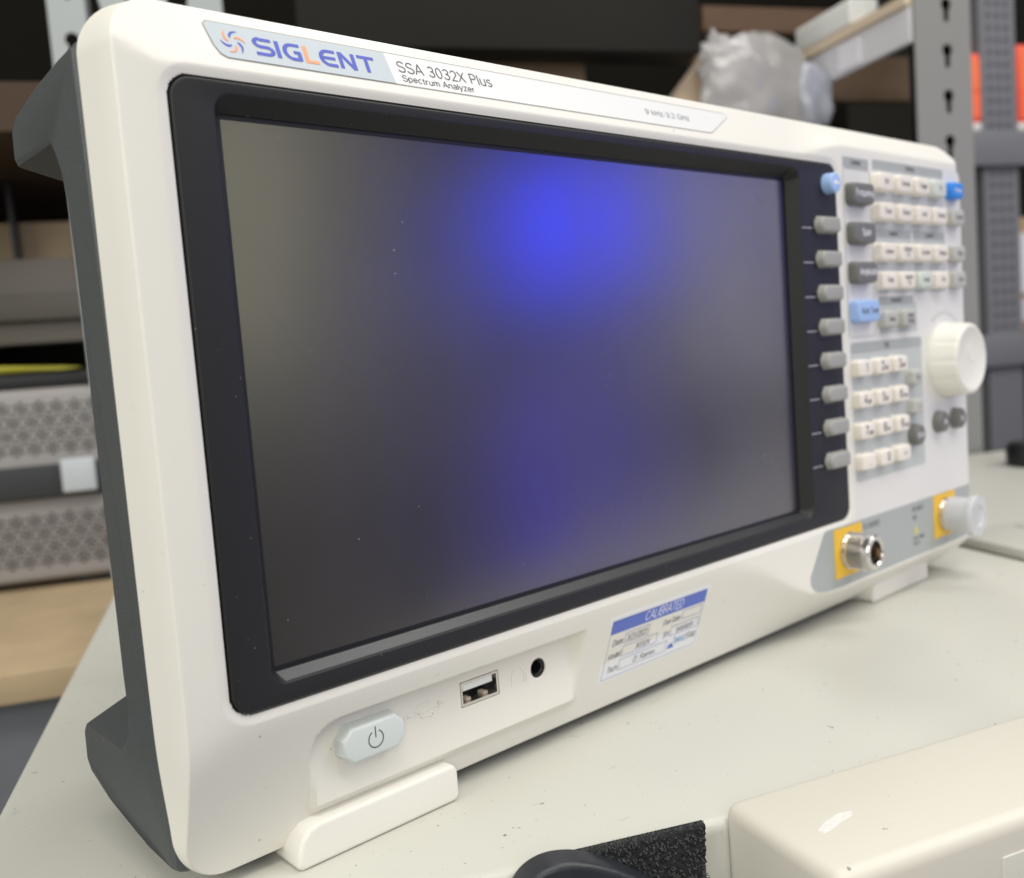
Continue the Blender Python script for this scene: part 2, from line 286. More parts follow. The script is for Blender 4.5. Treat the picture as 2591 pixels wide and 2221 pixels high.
X0, X1, Z0, Z1, RC = -23.3, 364.4, -48.6, 149.3, 11.5
def smax(a, b, k): return .5*(a+b+np.sqrt((a-b)**2+k*k))
def sst(a, b, x):
    t = np.clip((x-a)/(b-a), 0, 1); return t*t*(3-2*t)
def sdrr(x, z, x0, x1, z0, z1, r):
    qx = np.abs(x-(x0+x1)/2)-(x1-x0)/2+r; qz = np.abs(z-(z0+z1)/2)-(z1-z0)/2+r
    return np.hypot(np.maximum(qx, 0), np.maximum(qz, 0))+np.minimum(np.maximum(qx, qz), 0)-r
BZ = (-13.3, 253.9, -8.0, 132.9, 5.4)
kx = np.array([-30, 150, 158, 163, 173.5, 182, 190, 200, 211, 221, 235, 248, 367.]); kz = np.array([-11.5, -11.5, -11.5, -11.7, -13, -15.3, -18.3, -23, -28.8, -32.8, -35.5, -36.2, -36.6])
def base(x, z):
    zb = np.interp(x, kx, kz)
    zt = 134.9+5.8*sst(222, 262, x)
    yt = 6*np.clip((z-zt)/(149.3-zt), -1, 2); yb = 14*(zb-z)/(zb+48.6); yb = np.maximum(yb, -6)
    yl = 1.8*(-15.8-x)/7.4; yr = 2.0*(x-361.5)/3
    s = smax(yt, yb, .5); s = smax(s, np.maximum(yl, -3), 2.2*sst(20, -10, z)+.4); s = smax(s, np.maximum(yr, -3), .4)
    return smax(s, np.zeros_like(s), (.35+.9*sst(230, 160, x)*sst(40, 0, z)))-.01
def surf(x, z):
    x = np.asarray(x, float); z = np.asarray(z, float); y = base(x, z)
    # port recess
    d = sdrr(x+(z+25)*.10, z, 7.2, 250, -120, -16.6, 9.0); left = sst(.45, -.9, d)
    right = sst(101.8, 96.3, x+np.clip((z+20)*0.08, -2, 0)); m = left*right
    flo = np.where(z < -38.9, np.minimum(8.0+np.maximum(0, -38.9-z)*1.1, np.maximum(y, 8.0)), 8.0)
    y = y*(1-m)+flo*m
    # lip round the bezel, then down under it
    d = sdrr(x, z, *BZ); y = y+np.where(d < 2.3, .62*np.clip(1-d/2.3, 0, 1), 0)
    y = np.where(d < -.02, 10., y)
    # rounded outer edge
    e = -sdrr(x, z, X0, X1, Z0, Z1, RC); y = y+np.where(e < .5, .35*(1-np.sqrt(np.clip(1-(1-np.clip(e/.5, 0, 1))**2, 0, 1))), 0)
    return y
def S1(x, z): return float(surf(np.array([x]), np.array([z]))[0])
USB = (55.6, 69.7, -28.3, -21.0); JK = (85.2, -25.0, 3.6)
# grid lines, exact at the port openings
def lines(a, b, st, extra, dense=()):
    v = list(np.arange(a, b, st))+[b]+list(extra)
    for lo, hi, s in dense: v += list(np.arange(lo, hi, s))
    v = sorted(v); out = [v[0]]
    ex = set(extra)
    for t in v[1:]:
        if t-out[-1] < .18:
            if t in ex: out[-1] = t if out[-1] != v[0] else out[-1]
            continue
        out.append(t)
    out[-1] = b; return np.array(out)
gx = lines(X0, X1, 1.3, [USB[0], USB[1], JK[0]-JK[2], JK[0]+JK[2]], [(X0, X0+1.3, .22), (X1-1.3, X1, .22), (-17, -7, .3), (2, 8, .4), (95, 104, .5), (247, 257, .3)])
gz = lines(Z0, Z1, 1.1, [USB[2], USB[3], JK[1]-JK[2], JK[1]+JK[2]], [(Z0, Z0+1.2, .2), (Z1-1.2, Z1, .2), (-19, -1.5, .3), (126, 136.5, .3), (-37, -28, .5), (138, 142, .5)])
GX, GZ = np.meshgrid(gx, gz)
ins = np.zeros_like(GZ)
for (zc, sgn) in ((Z0+RC, -1), (Z1-RC, 1)):
    dz = np.clip(sgn*(GZ-zc), 0, RC); ins = np.maximum(ins, RC-np.sqrt(RC*RC-dz*dz))
tx = (GX-X0)/(X1-X0); GXw = X0+ins+tx*((X1-X0)-2*ins)
Y = surf(GXw, GZ)
# bigger edge drop where rows end exactly on the outline
nz, nx = GX.shape; verts = [P(GXw[j, i], Y[j, i], GZ[j, i]) for j in range(nz) for i in range(nx)]; faces = []
def inside(i, j, r): return gx[i] >= r[0]-1e-6 and gx[i+1] <= r[1]+1e-6 and gz[j] >= r[2]-1e-6 and gz[j+1] <= r[3]+1e-6
JR = (JK[0]-JK[2], JK[0]+JK[2], JK[1]-JK[2], JK[1]+JK[2])
for j in range(nz-1):
    for i in range(nx-1):
        if inside(i, j, USB) or inside(i, j, JR): continue
        faces.append((j*nx+i, j*nx+i+1, (j+1)*nx+i+1, (j+1)*nx+i))
# side band back to the seam
loop = [(0, i) for i in range(nx)]+[(j, nx-1) for j in range(1, nz)]+[(nz-1, i) for i in range(nx-2, -1, -1)]+[(j, 0) for j in range(nz-2, 0, -1)]
cxm, czm = (X0+X1)/2, (Z0+Z1)/2
prev = [j*nx+i for j, i in loop]; n = len(loop)
def side(k, yy, out):
    j, i = loop[k]; x, z = GXw[j, i], GZ[j, i]
    ax = max(-1, min(1, (x-(X0+RC))/RC)) if x < X0+RC else (max(0, (x-(X1-RC))/RC))
    az = (z-(Z0+RC))/RC if z < Z0+RC else max(0, (z-(Z1-RC))/RC)
    l = math.hypot(ax, az) or 1; return (x+out*ax/l, yy, z+out*az/l)
for step, (t, out) in enumerate(((.02, .12), (.5, 1.35), (1, 2.7), (1.0, 1.9), (1.13, 1.9), (1.13, -4))):
    cur = []
    for k in range(n):
        j, i = loop[k]; y0 = Y[j, i]; span = 15-y0
        lim = out if out < 0 else out*max(.12, min(1, span/13))
        yy = y0+span*t if t <= 1 else 15+(t-1)*10
        verts.append(P(*side(k, yy, lim))); cur.append(len(verts)-1)
    for k in range(n):
        a, b = prev[k], prev[(k+1) % n]; faces.append((b, a, cur[k], cur[(k+1) % n]))
    prev = cur
# walls of the two openings, jack patch
def openwall(x0, x1, z0, z1, depth):
    ii = [i for i in range(nx) if x0-1e-6 <= gx[i] <= x1+1e-6]; jj = [j for j in range(nz) if z0-1e-6 <= gz[j] <= z1+1e-6]
    return [(jj[0], i) for i in ii]+[(j, ii[-1]) for j in jj[1:]]+[(jj[-1], i) for i in ii[-2::-1]]+[(j, ii[0]) for j in jj[-2:0:-1]]
lp = openwall(*USB, 8); b0 = [j*nx+i for j, i in lp]; c0 = []
for j, i in lp: verts.append(P(GXw[j, i], 20, GZ[j, i])); c0.append(len(verts)-1)
for k in range(len(lp)): faces.append((b0[k], b0[(k+1) % len(lp)], c0[(k+1) % len(lp)], c0[k]))
lp = openwall(*JR, 8); b0 = [j*nx+i for j, i in lp]; rings = []
for r, y in ((3.25, 8.0), (2.95, 8.25), (2.95, 16)):
    ring = []
    for j, i in lp:
        a = math.atan2(GZ[j, i]-JK[1], GXw[j, i]-JK[0]); verts.append(P(JK[0]+r*math.cos(a), y, JK[1]+r*math.sin(a))); ring.append(len(verts)-1)
    rings.append(ring)
for r0, r1 in zip([b0]+rings, rings):
    for k in range(len(lp)): faces.append((r0[k], r0[(k+1) % len(lp)], r1[(k+1) % len(lp)], r1[k]))
me = bpy.data.meshes.new('front_frame'); me.from_pydata([tuple(v) for v in verts], [], faces); me.update(); me.validate()
part(link('front_frame', me, MW, smooth=38))

# rear housing and bumpers
part(solid('rear_housing', rr(6, 335, -47.3, 145.3, 8), 112, 17.2, MDK, bev=.5))
def bumper(sign, xo):
    prof = [(16.7, 141.0), (18, 142.2), (30, 141.6), (46, 140), (64.5, 137.2), (68.2, 135.0), (69, 133), (69.4, 126.5), (67.5, 124.8), (39.5, 124.6), (36.8, 121.5), (33.8, 116.5), (32.2, 110), (31.4, 95), (31.3, 15), (31.3, 0), (30.8, -8), (32, -13), (35, -17.5), (39, -20.3), (66, -20.5), (68, -22.5), (68.5, -31), (65.5, -34.5), (52, -38.5), (30, -43.8), (18, -46.4), (16.7, -45)]
    bm = bmesh.new(); T = 34.
    def ring(x, d):
        q = inset([(p[0], p[1]) for p in prof], -d)  # profile is clockwise
        return [(x, a, b) for a, b in q]
    def slant(q):                    # the inner faces of both arms slope
        return [(x, y, z-(9 if (abs(z-124.7) < .3 and y > 38) else 0)+(13 if (abs(z+20.4) < .3 and y > 38) else 0)) for x, y, z in q]
    rings = [slant(ring(xo+sign*T, 0)), ring(xo+sign*1.6, 0), ring(xo+sign*.5, .45), ring(xo, 1.5)]
    # corners of the outline tuck in with the frame's rounding
    def tuck(p):
        x, y, z = p; d = 0
        for zc, s in ((Z1-RC-.5, 1), (Z0+RC, -1)):
            q = max(0, s*(z-zc)); q = min(q, 11.4); d = max(d, 11.5-math.sqrt(max(0, 11.5**2-q*q)))
        return (x+sign*d*.85, y, z) if abs(x-xo) < 3 else p
    rings = [[tuck(p) for p in r] for r in rings]
    loft(bm, rings); return part(from_bm('side_bumper', bm, MDK, None, 28))
bumper(1, -26.3); bumper(-1, 367.4)
for fx0, fx1, fy in ((2.0, 51.6, 6.4), (286, 338, 9.0)):
    pts = [(fx0+1.2, -52.5), (fx1-2, -52.5)]+[(fx1-2+2*math.sin(a), -50.5-2*math.cos(a)) for a in (.5, 1.1, math.pi/2)]+[(fx1-2.6+2.6*math.cos(a), -44.7+2.6*math.sin(a)) for a in (0, .4, .8, 1.2, math.pi/2)]+[(fx0+6.4, -42.1), (fx0+3.6, -42.9), (fx0+1.4, -45.0), (fx0+.1, -48.4), (fx0-.3, -50.8), (fx0+.2, -51.9)]
    if fx0 > 200: pts = [(fx0+(q[0]-fx0)*1.0, q[1]) for q in pts]
    part(solid('foot', pts, 40, fy, MW, bev=1.2, smooth=50))

part(solid('housing_flange', rr(-20, 361, -50.4, 147.6, 9), 40, 17.0, MDK, bev=.4))
# name plate on the sloping top band
kt = 6/(149.3-134.9)
def onsurf(x, z, off): return P(x, kt*(z-134.9)-.0-off, z)
def slopefn(x, z, off): return lambda a, b, c: onsurf(x+a, z+b, off+c)
pl = [(-1.2, 146.2), (-2.0, 145.4), (-1.5, 143.2), (-.9, 140.6), (.2, 138.6), (1.6, 137.9)]
right = [(175.0, 137.9), (176.6, 138.4), (188.3, 144.6), (189.0, 145.5), (188.2, 146.2)]
me = place(curve_mesh([pl[::1][0:6]+right], ext=.05), lambda a, b, c: onsurf(a, b, .05+c)); plate = part(link('name_plate', me, MPW))
def sub(o, parent, label=None):
    o.parent = parent; o.matrix_parent_inverse = parent.matrix_parent_inverse.copy() if False else Matrix.Identity(4)
    o.matrix_parent_inverse = Matrix.Translation(-A.location)@Matrix.Identity(4) if False else Matrix.Identity(4)
    if label: o['label'] = label
    return o
me = place(curve_mesh([pl+[(46.2, 137.9), (45.3, 146.2)]], ext=.05), lambda a, b, c: onsurf(a, b, .14+c)); sub(link('grey_field', me, MPL), plate)
rim = pl+right
me = place(curve_mesh([inset(rim, -.0), inset(rim, -.28)][::-1], ext=.03), lambda a, b, c: onsurf(a, b, .02+c)); sub(link('plate_rim', me, mat('rim_grey', (.35, .34, .32), .6)), plate)  # thin grey outline round the plate edge
def dbl(x, s): return x
letters = []
# wide logotype, letter by letter, drawn as strokes
def strokes(lines_, wdt):
    out = []
    for L in lines_:
        for (ax, az), (bx, bz) in zip(L, L[1:]):
            d = math.hypot(bx-ax, bz-az); ux, uz = (bx-ax)/d, (bz-az)/d; px, pz = -uz*wdt[1]/2, ux*wdt[0]/2
            out.append([(ax-px-ux*.0, az-pz-uz*.0), (bx-px, bz-pz), (bx+px, bz+pz), (ax+px, az+pz)])
    return out
def arc(cx, cz, rx, rz, a0, a1, n=10): return [(cx+rx*math.cos(math.radians(a0+(a1-a0)*i/n)), cz+rz*math.sin(math.radians(a0+(a1-a0)*i/n))) for i in range(n+1)]
H, W4 = 4.3, 4.6
glyph = {
 'S': [arc(1.5, H*.73, 1.3, 1.0, 90, 270, 8)[::-1][::-1], [(1.4, 3.95), (4.2, 3.95)], [(1.4, 2.15), (2.9, 2.15)], arc(2.9, 1.25, 1.3, .92, 90, -90, 8), [(2.95, .35), (.1, .35)]],
 'I': [[(.5, 0), (.5, H)]],
 'G': [[(4.3, 3.95), (2.2, 3.95)], arc(2.2, 2.15, 1.75, 1.8, 90, 270, 12), [(2.2, .35), (4.0, .35)], [(3.9, .1), (3.9, 2.2)], [(4.3, 2.1), (2.6, 2.1)]],
 'L': [[(.5, H), (.5, .1)], [(.1, .35), (3.4, .35)]],
 'E': [[(4.3, 3.95), (2.2, 3.95)], arc(2.2, 2.15, 1.75, 1.8, 90, 270, 12), [(2.2, .35), (4.3, .35)], [(.6, 2.15), (4.1, 2.15)]],
 'N': [[(.5, 0), (.5, H)], [(.6, 4.2), (3.9, .1)], [(3.95, 0), (3.95, H)]],
 'T': [[(0, 3.95), (4.6, 3.95)], [(2.3, 4.1), (2.3, 0)]]}
xc = 9.0; msh_b, msh_o = [], []
for ch, adv in (('S', 5.0), ('I', 1.75), ('G', 5.1), ('L', 3.9), ('E', 5.0), ('N', 5.2), ('T', 4.6)):
    for k, q in enumerate(strokes(glyph[ch], (.82, 1.0))):
        x0, lift = xc, .24+.004*(k % 7)
        m_ = curve_mesh([q], ext=.02); place(m_, lambda a, b, c: onsurf(x0+a*1.06, 139.75+b, lift+c)); (msh_o if ch == 'L' else msh_b).append(m_)
    xc += adv*1.06
sub(merge('blue_lettering', msh_b, MBL), plate); sub(merge('orange_letter', msh_o, MOR), plate)
mb, mo = [], []
for k in range(6):
    a0 = 118+60*k; o_, i_ = [], []
    for t in range(9):
        q = t/8; a = math.radians(a0-58*q**1.3); r = 1.0+2.0*q; wd = .27*math.sin(math.pi*min(1, q*.92+.06))**.8+.03
        ca, sa = math.cos(a), math.sin(a); px_, pz_ = ca*r, sa*r; tx_, tz_ = -sa*.75-ca*.0+.0, ca*.75; nx_, nz_ = sa*.8+ca*.6, -ca*.8+sa*.6
        nx_, nz_ = ca*.45-sa*.9, sa*.45+ca*.9
        o_.append((3.9+px_+nx_*wd, 142.0+pz_+nz_*wd)); i_.append((3.9+px_-nx_*wd, 142.0+pz_-nz_*wd))
    m_ = curve_mesh([o_+i_[::-1]], ext=.02); place(m_, lambda a, b, c: onsurf(a, b, .26+c)); (mb if k % 2 == 0 else mo).append(m_)
sub(merge('blue_blades', mb, MBL), plate); sub(merge('orange_blades', mo, MOR), plate)
def fit(s, size, width):
    me = curve_mesh(text=s, size=size); xs = [v.co.x for v in me.vertices]; bpy.data.meshes.remove(me); return width/(max(xs)-min(xs))
def slopetext(s, x, z, cap, width, m, wt):
    me = lettering_mesh(s, cap, width, wt, fn=lambda a, b: onsurf(x+a, z+b, .2)); return sub(link('lettering', me, m), plate)
slopetext('SSA 3032X Plus', 48.4, 141.5, 2.85, 31.2, MIK, .10); slopetext('Spectrum Analyzer', 48.8, 138.95, 1.62, 23.4, MIK, .115); slopetext('9 kHz-3.2 GHz', 143.6, 141.1, 1.75, 22.2, mat('ink_pale', (.25, .28, .33), .5), .11)

# bezel, display
bz = rr(BZ[0]+.42, BZ[1]-.42, BZ[2]+.42, BZ[3]-.42, 4.9, 8); op = rr(-3.2, 227.0, -3.1, 129.6, 4.2, 8); opi = rr(-1.0, 223.8, -1.1, 126.4, 1.2, 8)
bm = bmesh.new()
rings = [[(x, 4, z) for x, z in bz], [(x, .75, z) for x, z in bz], [(x, .35, z) for x, z in inset(bz, .18)], [(x, .2, z) for x, z in inset(bz, .5)], [(x, .2, z) for x, z in inset(op, -.5)], [(x, .3, z) for x, z in inset(op, -.12)], [(x, .65, z) for x, z in inset(op, .15)], [(x, 4.5, z) for x, z in opi], [(x, 6.5, z) for x, z in opi]]
loft(bm, rings, False, False); bez = part(from_bm('bezel', bm, MBZ, None, 22))
bm = bmesh.new(); lv = [bm.verts.new(P(*p)) for p in ((-1.6, .98, -2.82), (224.6, .98, -2.82), (223.6, 4.3, -1.22), (-.8, 4.3, -1.22))]; bm.faces.new(lv)
nrm = Vector((0, -.45, .9))*.00006
for v in lv: v.co += nrm
ex = bmesh.ops.extrude_face_region(bm, geom=bm.faces[:]); 
for v in [e for e in ex['geom'] if isinstance(e, bmesh.types.BMVert)]: v.co -= nrm*.8
MLG = mat('lit_ledge', (.030, .031, .035), .34, noise=.25, nscale=900, bump=.1, bscale=2500, spec=1.0, ior=1.6)  # lighter and glossier than the bezel, imitating overhead light on the bottom chamfer
ledge = sub(from_bm('ledge_sheen', bm, MLG, None, 30), bez)
scr = part(solid('screen', rr(-1.2, 224.2, -1.2, 126.6, .5, 3), 6.4, 5.0, MSC, bev=0))
sub(flat('black_border', [rr(-1.15, 224.1, -1.15, 126.5, .4, 3), rr(0, 222.7, 0, 125.3, .2, 2)], 4.93, .04, MBK), scr)
ml = []
for i in range(8):
    z = 107.6-13.1*i; ml.append(place(curve_mesh([[(227.6, z-.2), (234.6, z-.2), (234.6, z+.2), (227.6, z+.2)]], ext=.02), lambda a, b, c: P(a, .15-c, b)))
sub(merge('tick_marks', ml, mat('tick_grey', (.42, .42, .45), .5)), bez)
def key(name, cx, cz, kw, kh, m, h=4., r=1.6, y0=.15, legend=None, lm=None, lsize=1.6, dish=.0, shape=None, bev=.7, draft=.35, two=None, label=None, ldx=0):
    pts = shape or rr(cx-kw/2, cx+kw/2, cz-kh/2, cz+kh/2, r, 5)
    k = part(solid(name, pts, y0, y0-h, m, bev=bev, draft=draft, smooth=50, dish=dish), None, label)
    if legend:
        rows = legend.split('|'); ms = []
        for i, s in enumerate(rows):
            zz = cz-lsize*.36+(len(rows)-1)*lsize*.5-i*lsize*1.0; yy = y0-h-.04
            ms.append(lettering_mesh(s, lsize*.82, None, .17, 'CENTER', fn=lambda a, b: P(cx+ldx+a, yy, zz+b)))
        sub(merge('legend', ms, lm or MIK), k)
    return k
gap_outlines = []
for i in range(8):
    z = 108.9-13.12*i; gap_outlines.append(place(curve_mesh([[(236.9, z-4.4), (252.2, z-4.4), (252.2, z+4.1), (236.9, z+4.1), (234.4, z+2), (234.4, z-2.2)]], ext=.02), lambda a, b, c: P(a, .15-c, b)))
sub(merge('key_gap_shade', gap_outlines, MBK), bez)  # flat black shapes paint the shaded gaps round the soft keys
for i in range(8):
    z = 108.9-13.12*i; x0, x1, hh = 235.6, 251.2, 3.35
    key('soft_key', 0, z, 0, 0, MKG, h=3.2, y0=.2, shape=[(x0+1.3, z-hh), (x1-1.3, z-hh), (x1, z-hh+1.3), (x1, z+hh-1.3), (x1-1.3, z+hh), (x0+2.6, z+hh), (x0+.6, z+hh*.45), (x0, z), (x0+.6, z-hh*.45)][0:0] or [(x0+2.4, z-hh), (x1-1.2, z-hh), (x1, z-hh+1.2), (x1, z+hh-1.2), (x1-1.2, z+hh), (x0+2.4, z+hh), (x0+.5, z+hh*.32), (x0+.5, z-hh*.32)], bev=1.0, draft=.45)
key('return_key', 246.2, 124.6, 8, 8, MKB, h=4.2, y0=.2, shape=circ(246.4, 124.7, 4.0, 28), bev=.7, draft=.2)
ar = place(curve_mesh([[(244.2, 124.7), (246.2, 126.1), (246.2, 125.2), (248.6, 125.2), (248.6, 124.2), (246.2, 124.2), (246.2, 123.3)]], ext=.03), lambda a, b, c: P(a, -4.05-c, b)); sub(link('arrow_mark', ar, MIW), [c for c in A.children if c.name.startswith('return_key')][0])
for p in A.children:
    if p.name.startswith('return_key'): p['label'] = 'small round light blue key at the top of the dark bezel'

# keypad overlay
ov = part(flat('keypad_overlay', [rr(257.6, 364.0, -10.2, 137.6, (.6, .6, 5, 1), 6)], -.06, .2, MW2))
def zone(name, pts, m, y=-.12): return sub(flat(name, [pts], y, .05, m), ov)
zone('printed_zone', rr(282.2, 346.2, 112.0-4.4, 136.7, 1), MG2); zone('printed_tab', rr(282.2, 346.2, 133.1, 136.8, 1), MG1, -.17)
zone('printed_tab', rr(258.6, 278.8, 132.2, 136.3, .8), MG1)
zone('printed_zone', rr(282.4, 314.0, 65.0+17, 108.0, .8), MG2, -.125); zone('printed_tab', rr(283.0, 313.4, 105.0, 108.7, .8), MG1, -.17)
zone('printed_zone', rr(315.4, 346.4, 82.0, 108.0, .8), MG2, -.13); zone('printed_tab', rr(315.5, 346.3, 105.0, 108.7, .8), MG1, -.172)
zone('printed_zone', rr(283.2, 316.6, 65.0, 78, .8), MG2, -.135); zone('printed_tab', rr(283.2, 313.8, 77.0, 80.6, .8), MG1, -.17)
zone('printed_zone', rr(258.7, 319.8, 5.5, 62.3, 1.8), MG2); zone('printed_tab', rr(258.7, 320.0, 58.0, 62.4, 1.8), MG1, -.17)
me = curve_mesh([rr(258.2, 279.8, 64.6, 132.0, 2), inset(rr(258.2, 279.8, 64.6, 132.0, 2), .25)], ext=.02); place(me, lambda a, b, c: P(a, -.13-c, b)); sub(link('control_border', me, MG1), ov)
for s, x, z in (('Control', 268.6, 133.6), ('Setting', 314.5, 134.2), ('Marker', 298, 106.1), ('System', 331, 106.1), ('Measure', 298.2, 78.1), ('Edit', 288.5, 59.4)):
    sub(link('lettering', lettering_mesh(s, 1.95, None, .15, 'CENTER', fn=lambda a, b: P(x+a, -.24, z+b)), MIK), ov)
# strip behind the connectors
gs = [(364.0, -10.4), (364.0, -30), (362, -33.2), (358, -34.6), (243.5, -34.4), (233, -34.0), (226.5, -32.8), (223.2, -31.0), (221.6, -28.6), (221.6, -26), (231.6, -12.0), (232.8, -10.6), (234.2, -10.0)]
gst = part(flat('connector_strip', [gs[::-1]], -.08, .3, MG1))
me = curve_mesh([[('x')]] if False else [rr(254.6, 257.2, -9.6, 130, 1)], ext=.01); bpy.data.meshes.remove(me)
for s, x, z, sz in (('TG SOURCE', 262.6, -14.6, 2.7), ('50Ω', 262.6, -18.0, 2.2), ('RF INPUT', 305.8, -14.6, 2.7), ('50Ω', 305.8, -18, 2.2), ('MAX +30dBm', 306.0, -27.2, 1.9), ('50V DC', 306.0, -29.6, 1.9)):
    sub(link('lettering', lettering_mesh(s, sz*.76, None, .15, fn=lambda a, b: P(x+a, -.14, z+b)), MIK), gst)
me = curve_mesh([[(306.2, -24.6), (311.2, -24.6), (308.7, -20.4)]], ext=.02); place(me, lambda a, b, c: P(a, -.11-c, b)); sub(link('warning_triangle', me, mat('pale_yellow', (.62, .56, .16), .5)), gst)

# function keys
cols = (287.0, 303.3, 319.5, 336.0, 353.9)
names = [(127.5, ['BW', 'Sweep', 'Trigger', 'TG', 'Preset']), (115.4, ['Trace', 'Detect', 'Limit', 'Demod', 'Couple']), (98.9, ['Marker', 'Marker|Fn', 'System', 'Display', 'Help']), (87.1, ['Peak', 'Marker|To', 'Mode', 'File', 'Save'])]
for z, ns in names:
    for x, s in zip(cols, ns):
        m, kw = MKL, 12.8
        if s in ('TG', 'Mode'): m = MKT
        if s in ('Couple', 'Help', 'Save'): m = MKM
        if s == 'Preset': m = MKX
        key('function_key', x, z, 12.8 if x != cols[4] else 12.0, 8.0, m, h=4.0, r=2.0, legend=s, lm=MIW if s == 'Preset' else MIK, lsize=2.3, label={'TG': 'pale green function key', 'Mode': 'pale green function key', 'Preset': 'bright blue key'}.get(s), bev=.9)
for x, s in ((287.2, 'Meas'), (303.6, 'Meas|Setup')): key('measure_key', x, 71.0, 12.0, 7.6, MKM, h=4., r=2, legend=s, lsize=2.3, bev=.9)
for z, s in ((121.7, 'Frequency'), (106.2, 'Span'), (90.5, 'Amplitude')): key('control_key', 267.8, z, 16.8, 9.0, MKD, h=4.3, r=2.2, legend=s, lm=MIW, lsize=3.0, bev=.9, ldx=.3)
key('control_key', 267.8, 74.9, 17.6, 9.2, MKB, h=4.3, r=2.2, legend='Auto Tune', lm=MIK, lsize=2.9, label='light blue key', ldx=.5)
num = [['1', '2abc', '3def'], ['4ghi', '5jkl', '6mno'], ['7pqrs', '8tuv', '9wxyz'], ['.', '0', '+/-']]
for z, row in zip((51.9, 39.1, 26.4, 13.7), num):
    for x, s in zip((264.0, 279.0, 294.0), row):
        k = key('number_key', x, z, 11.4, 7.2, MKL, h=4., r=1.8, bev=.8); ms = []
        dgt, rest = (s[0], s[1:]) if s != '+/-' else ('', '')
        if dgt: ms.append(lettering_mesh(dgt, 3.4, None, .18, fn=lambda a, b: P(x-(2.6 if rest else .3)+a, -3.9, z-1.4+b)))
        if rest: ms.append(lettering_mesh(rest, 1.7, None, .19, fn=lambda a, b: P(x+.1+a, -3.9, z-1.4+b)))
        if s == '+/-': ms.append(lettering_mesh('+/-', 2.2, None, .15, 'CENTER', fn=lambda a, b: P(x+.3+a, -3.9, z-1.0+b)))
        sub(merge('legend', ms, MIK), k)
for z, s in ((45.1, 'Esc'), (32.4, '<-')): key('edit_key', 308.6, z, 9.0, 7.0, MKM, h=4., r=1.8, legend=s, lsize=2.4, bev=.8)
key('enter_key', 308.8, 19.8, 10, 10, MKD, h=4.2, shape=circ(308.8, 19.8, 4.9, 24), legend='Enter', lm=MIW, lsize=2.6, bev=.9)
for x, g in ((332.7, [(-1.1, 0), (.9, 1.3), (.9, -1.3)]), (350.2, [(1.1, 0), (-.9, -1.3), (-.9, 1.3)])):
    k = key('arrow_key', x, 23.0, 0, 0, MKD, h=4.2, shape=circ(x, 23.0, 5.0, 24), bev=.9)
    me = place(curve_mesh([[(x+a, 23+b) for a, b in g]], ext=.02), lambda a, b, c: P(a, -4.1-c, b)); sub(link('arrow_mark', me, MIW), k)
# knob
KX, KZ = 343.2, 50.7
kn = part(lathe('knob', [(17.3, 0), (17.3, -1.2), (16.9, -2.0), (16.2, -10.2), (15.9, -11.5), (15.0, -12.2), (14.0, -12.3), (13.2, -11.9), (11.5, -11.2), (6, -10.7), (.1, -10.6)], KX, KZ, MW, smooth=40, caps=(False, True), n=192))
for v in kn.data.vertices:
    dx, dz = v.co.x*1000-KX, v.co.z*1000-ZT-KZ; rad = math.hypot(dx, dz)
    if 15.5 < rad < 17.0 and v.co.y*1000 < -1.9:
        q = max(0, math.cos(math.atan2(dz, dx)*12)-.55)/.45; f = 1-.018*q; v.co.x = (KX+dx*f)/1000; v.co.z = (KZ+dz*f+ZT)/1000
bm = bmesh.new()
ms = []
dmp = lathe('finger_dimple', [(5.4, -10.6), (5.1, -10.85), (4.5, -10.9), (3.2, -10.72), (1.6, -10.64), (.1, -10.62)], KX+4.5, KZ+3.0, MW, n=32); bm.free(); sub(dmp, kn)
for k in range(9):                                       # printed arc of ticks over the knob
    a = math.radians(58+k*8); x, z = KX+20.8*math.cos(a), KZ+20.8*math.sin(a); c_, s_ = math.cos(a), math.sin(a); l_, w_ = 1.5, .35+.05*abs(k-4)
    ms.append(place(curve_mesh([[(x-s_*w_, z+c_*w_), (x+s_*w_, z-c_*w_), (x+s_*w_+c_*l_, z-c_*w_+s_*l_), (x-s_*w_+c_*l_, z+c_*w_+s_*l_)]], ext=.02), lambda a, b, c: P(a, -.13-c, b)))
sub(merge('tick_arc', ms, MG1), ov)
# N connectors
def ncon(cx, cz):
    e = empty('connector', (0, 0, 0)); e.parent = A; e.matrix_parent_inverse = Matrix.Translation(-A.location)
    sub(flat('yellow_label', [rr(cx-11, cx+10.6, cz-10.2, cz+9.8, .4, 2), circ(cx, cz, 7.3)], -.3, .14, MYE), e)
    hx = [(cx+8.9*math.cos(math.radians(a)), cz+8.9*math.sin(math.radians(a))) for a in range(0, 360, 12)]
    sub(flat('nut', [circ(cx, cz, 7.6, 40), circ(cx, cz, 6.5, 40)], -1.2, 1.2, MME), e)
    pr = [(6.6, 0), (6.6, -2.4), (6.9, -2.6)]
    y = -2.6
    while y > -8.6: pr += [(7.4, y-.2), (7.4, y-.3), (6.65, y-.52), (6.65, y-.7)]; y -= .72
    pr += [(7.1, y-.2), (7.1, -11.4), (6.6, -12.0), (5.2, -12.1), (4.7, -11.6), (4.5, -4.0), (4.4, -3)]
    sub(lathe('thread', pr, cx, cz, MME, smooth=30, n=64), e)
    sub(lathe('insulator', [(4.5, -4.2), (1.8, -4.4), (1.4, -5.0)], cx, cz, MNY), e); sub(lathe('centre_pin', [(1.5, -4), (1.5, -8.4), (1.0, -8.8), (.5, -8.7), (.5, -6)], cx, cz, MGO), e)
    return e
c1 = ncon(250.6, -20.6); c1['label'] = 'bare nickel threaded connector'; c2 = ncon(337.0, -20.3); c2['label'] = 'connector hidden under a translucent cap'
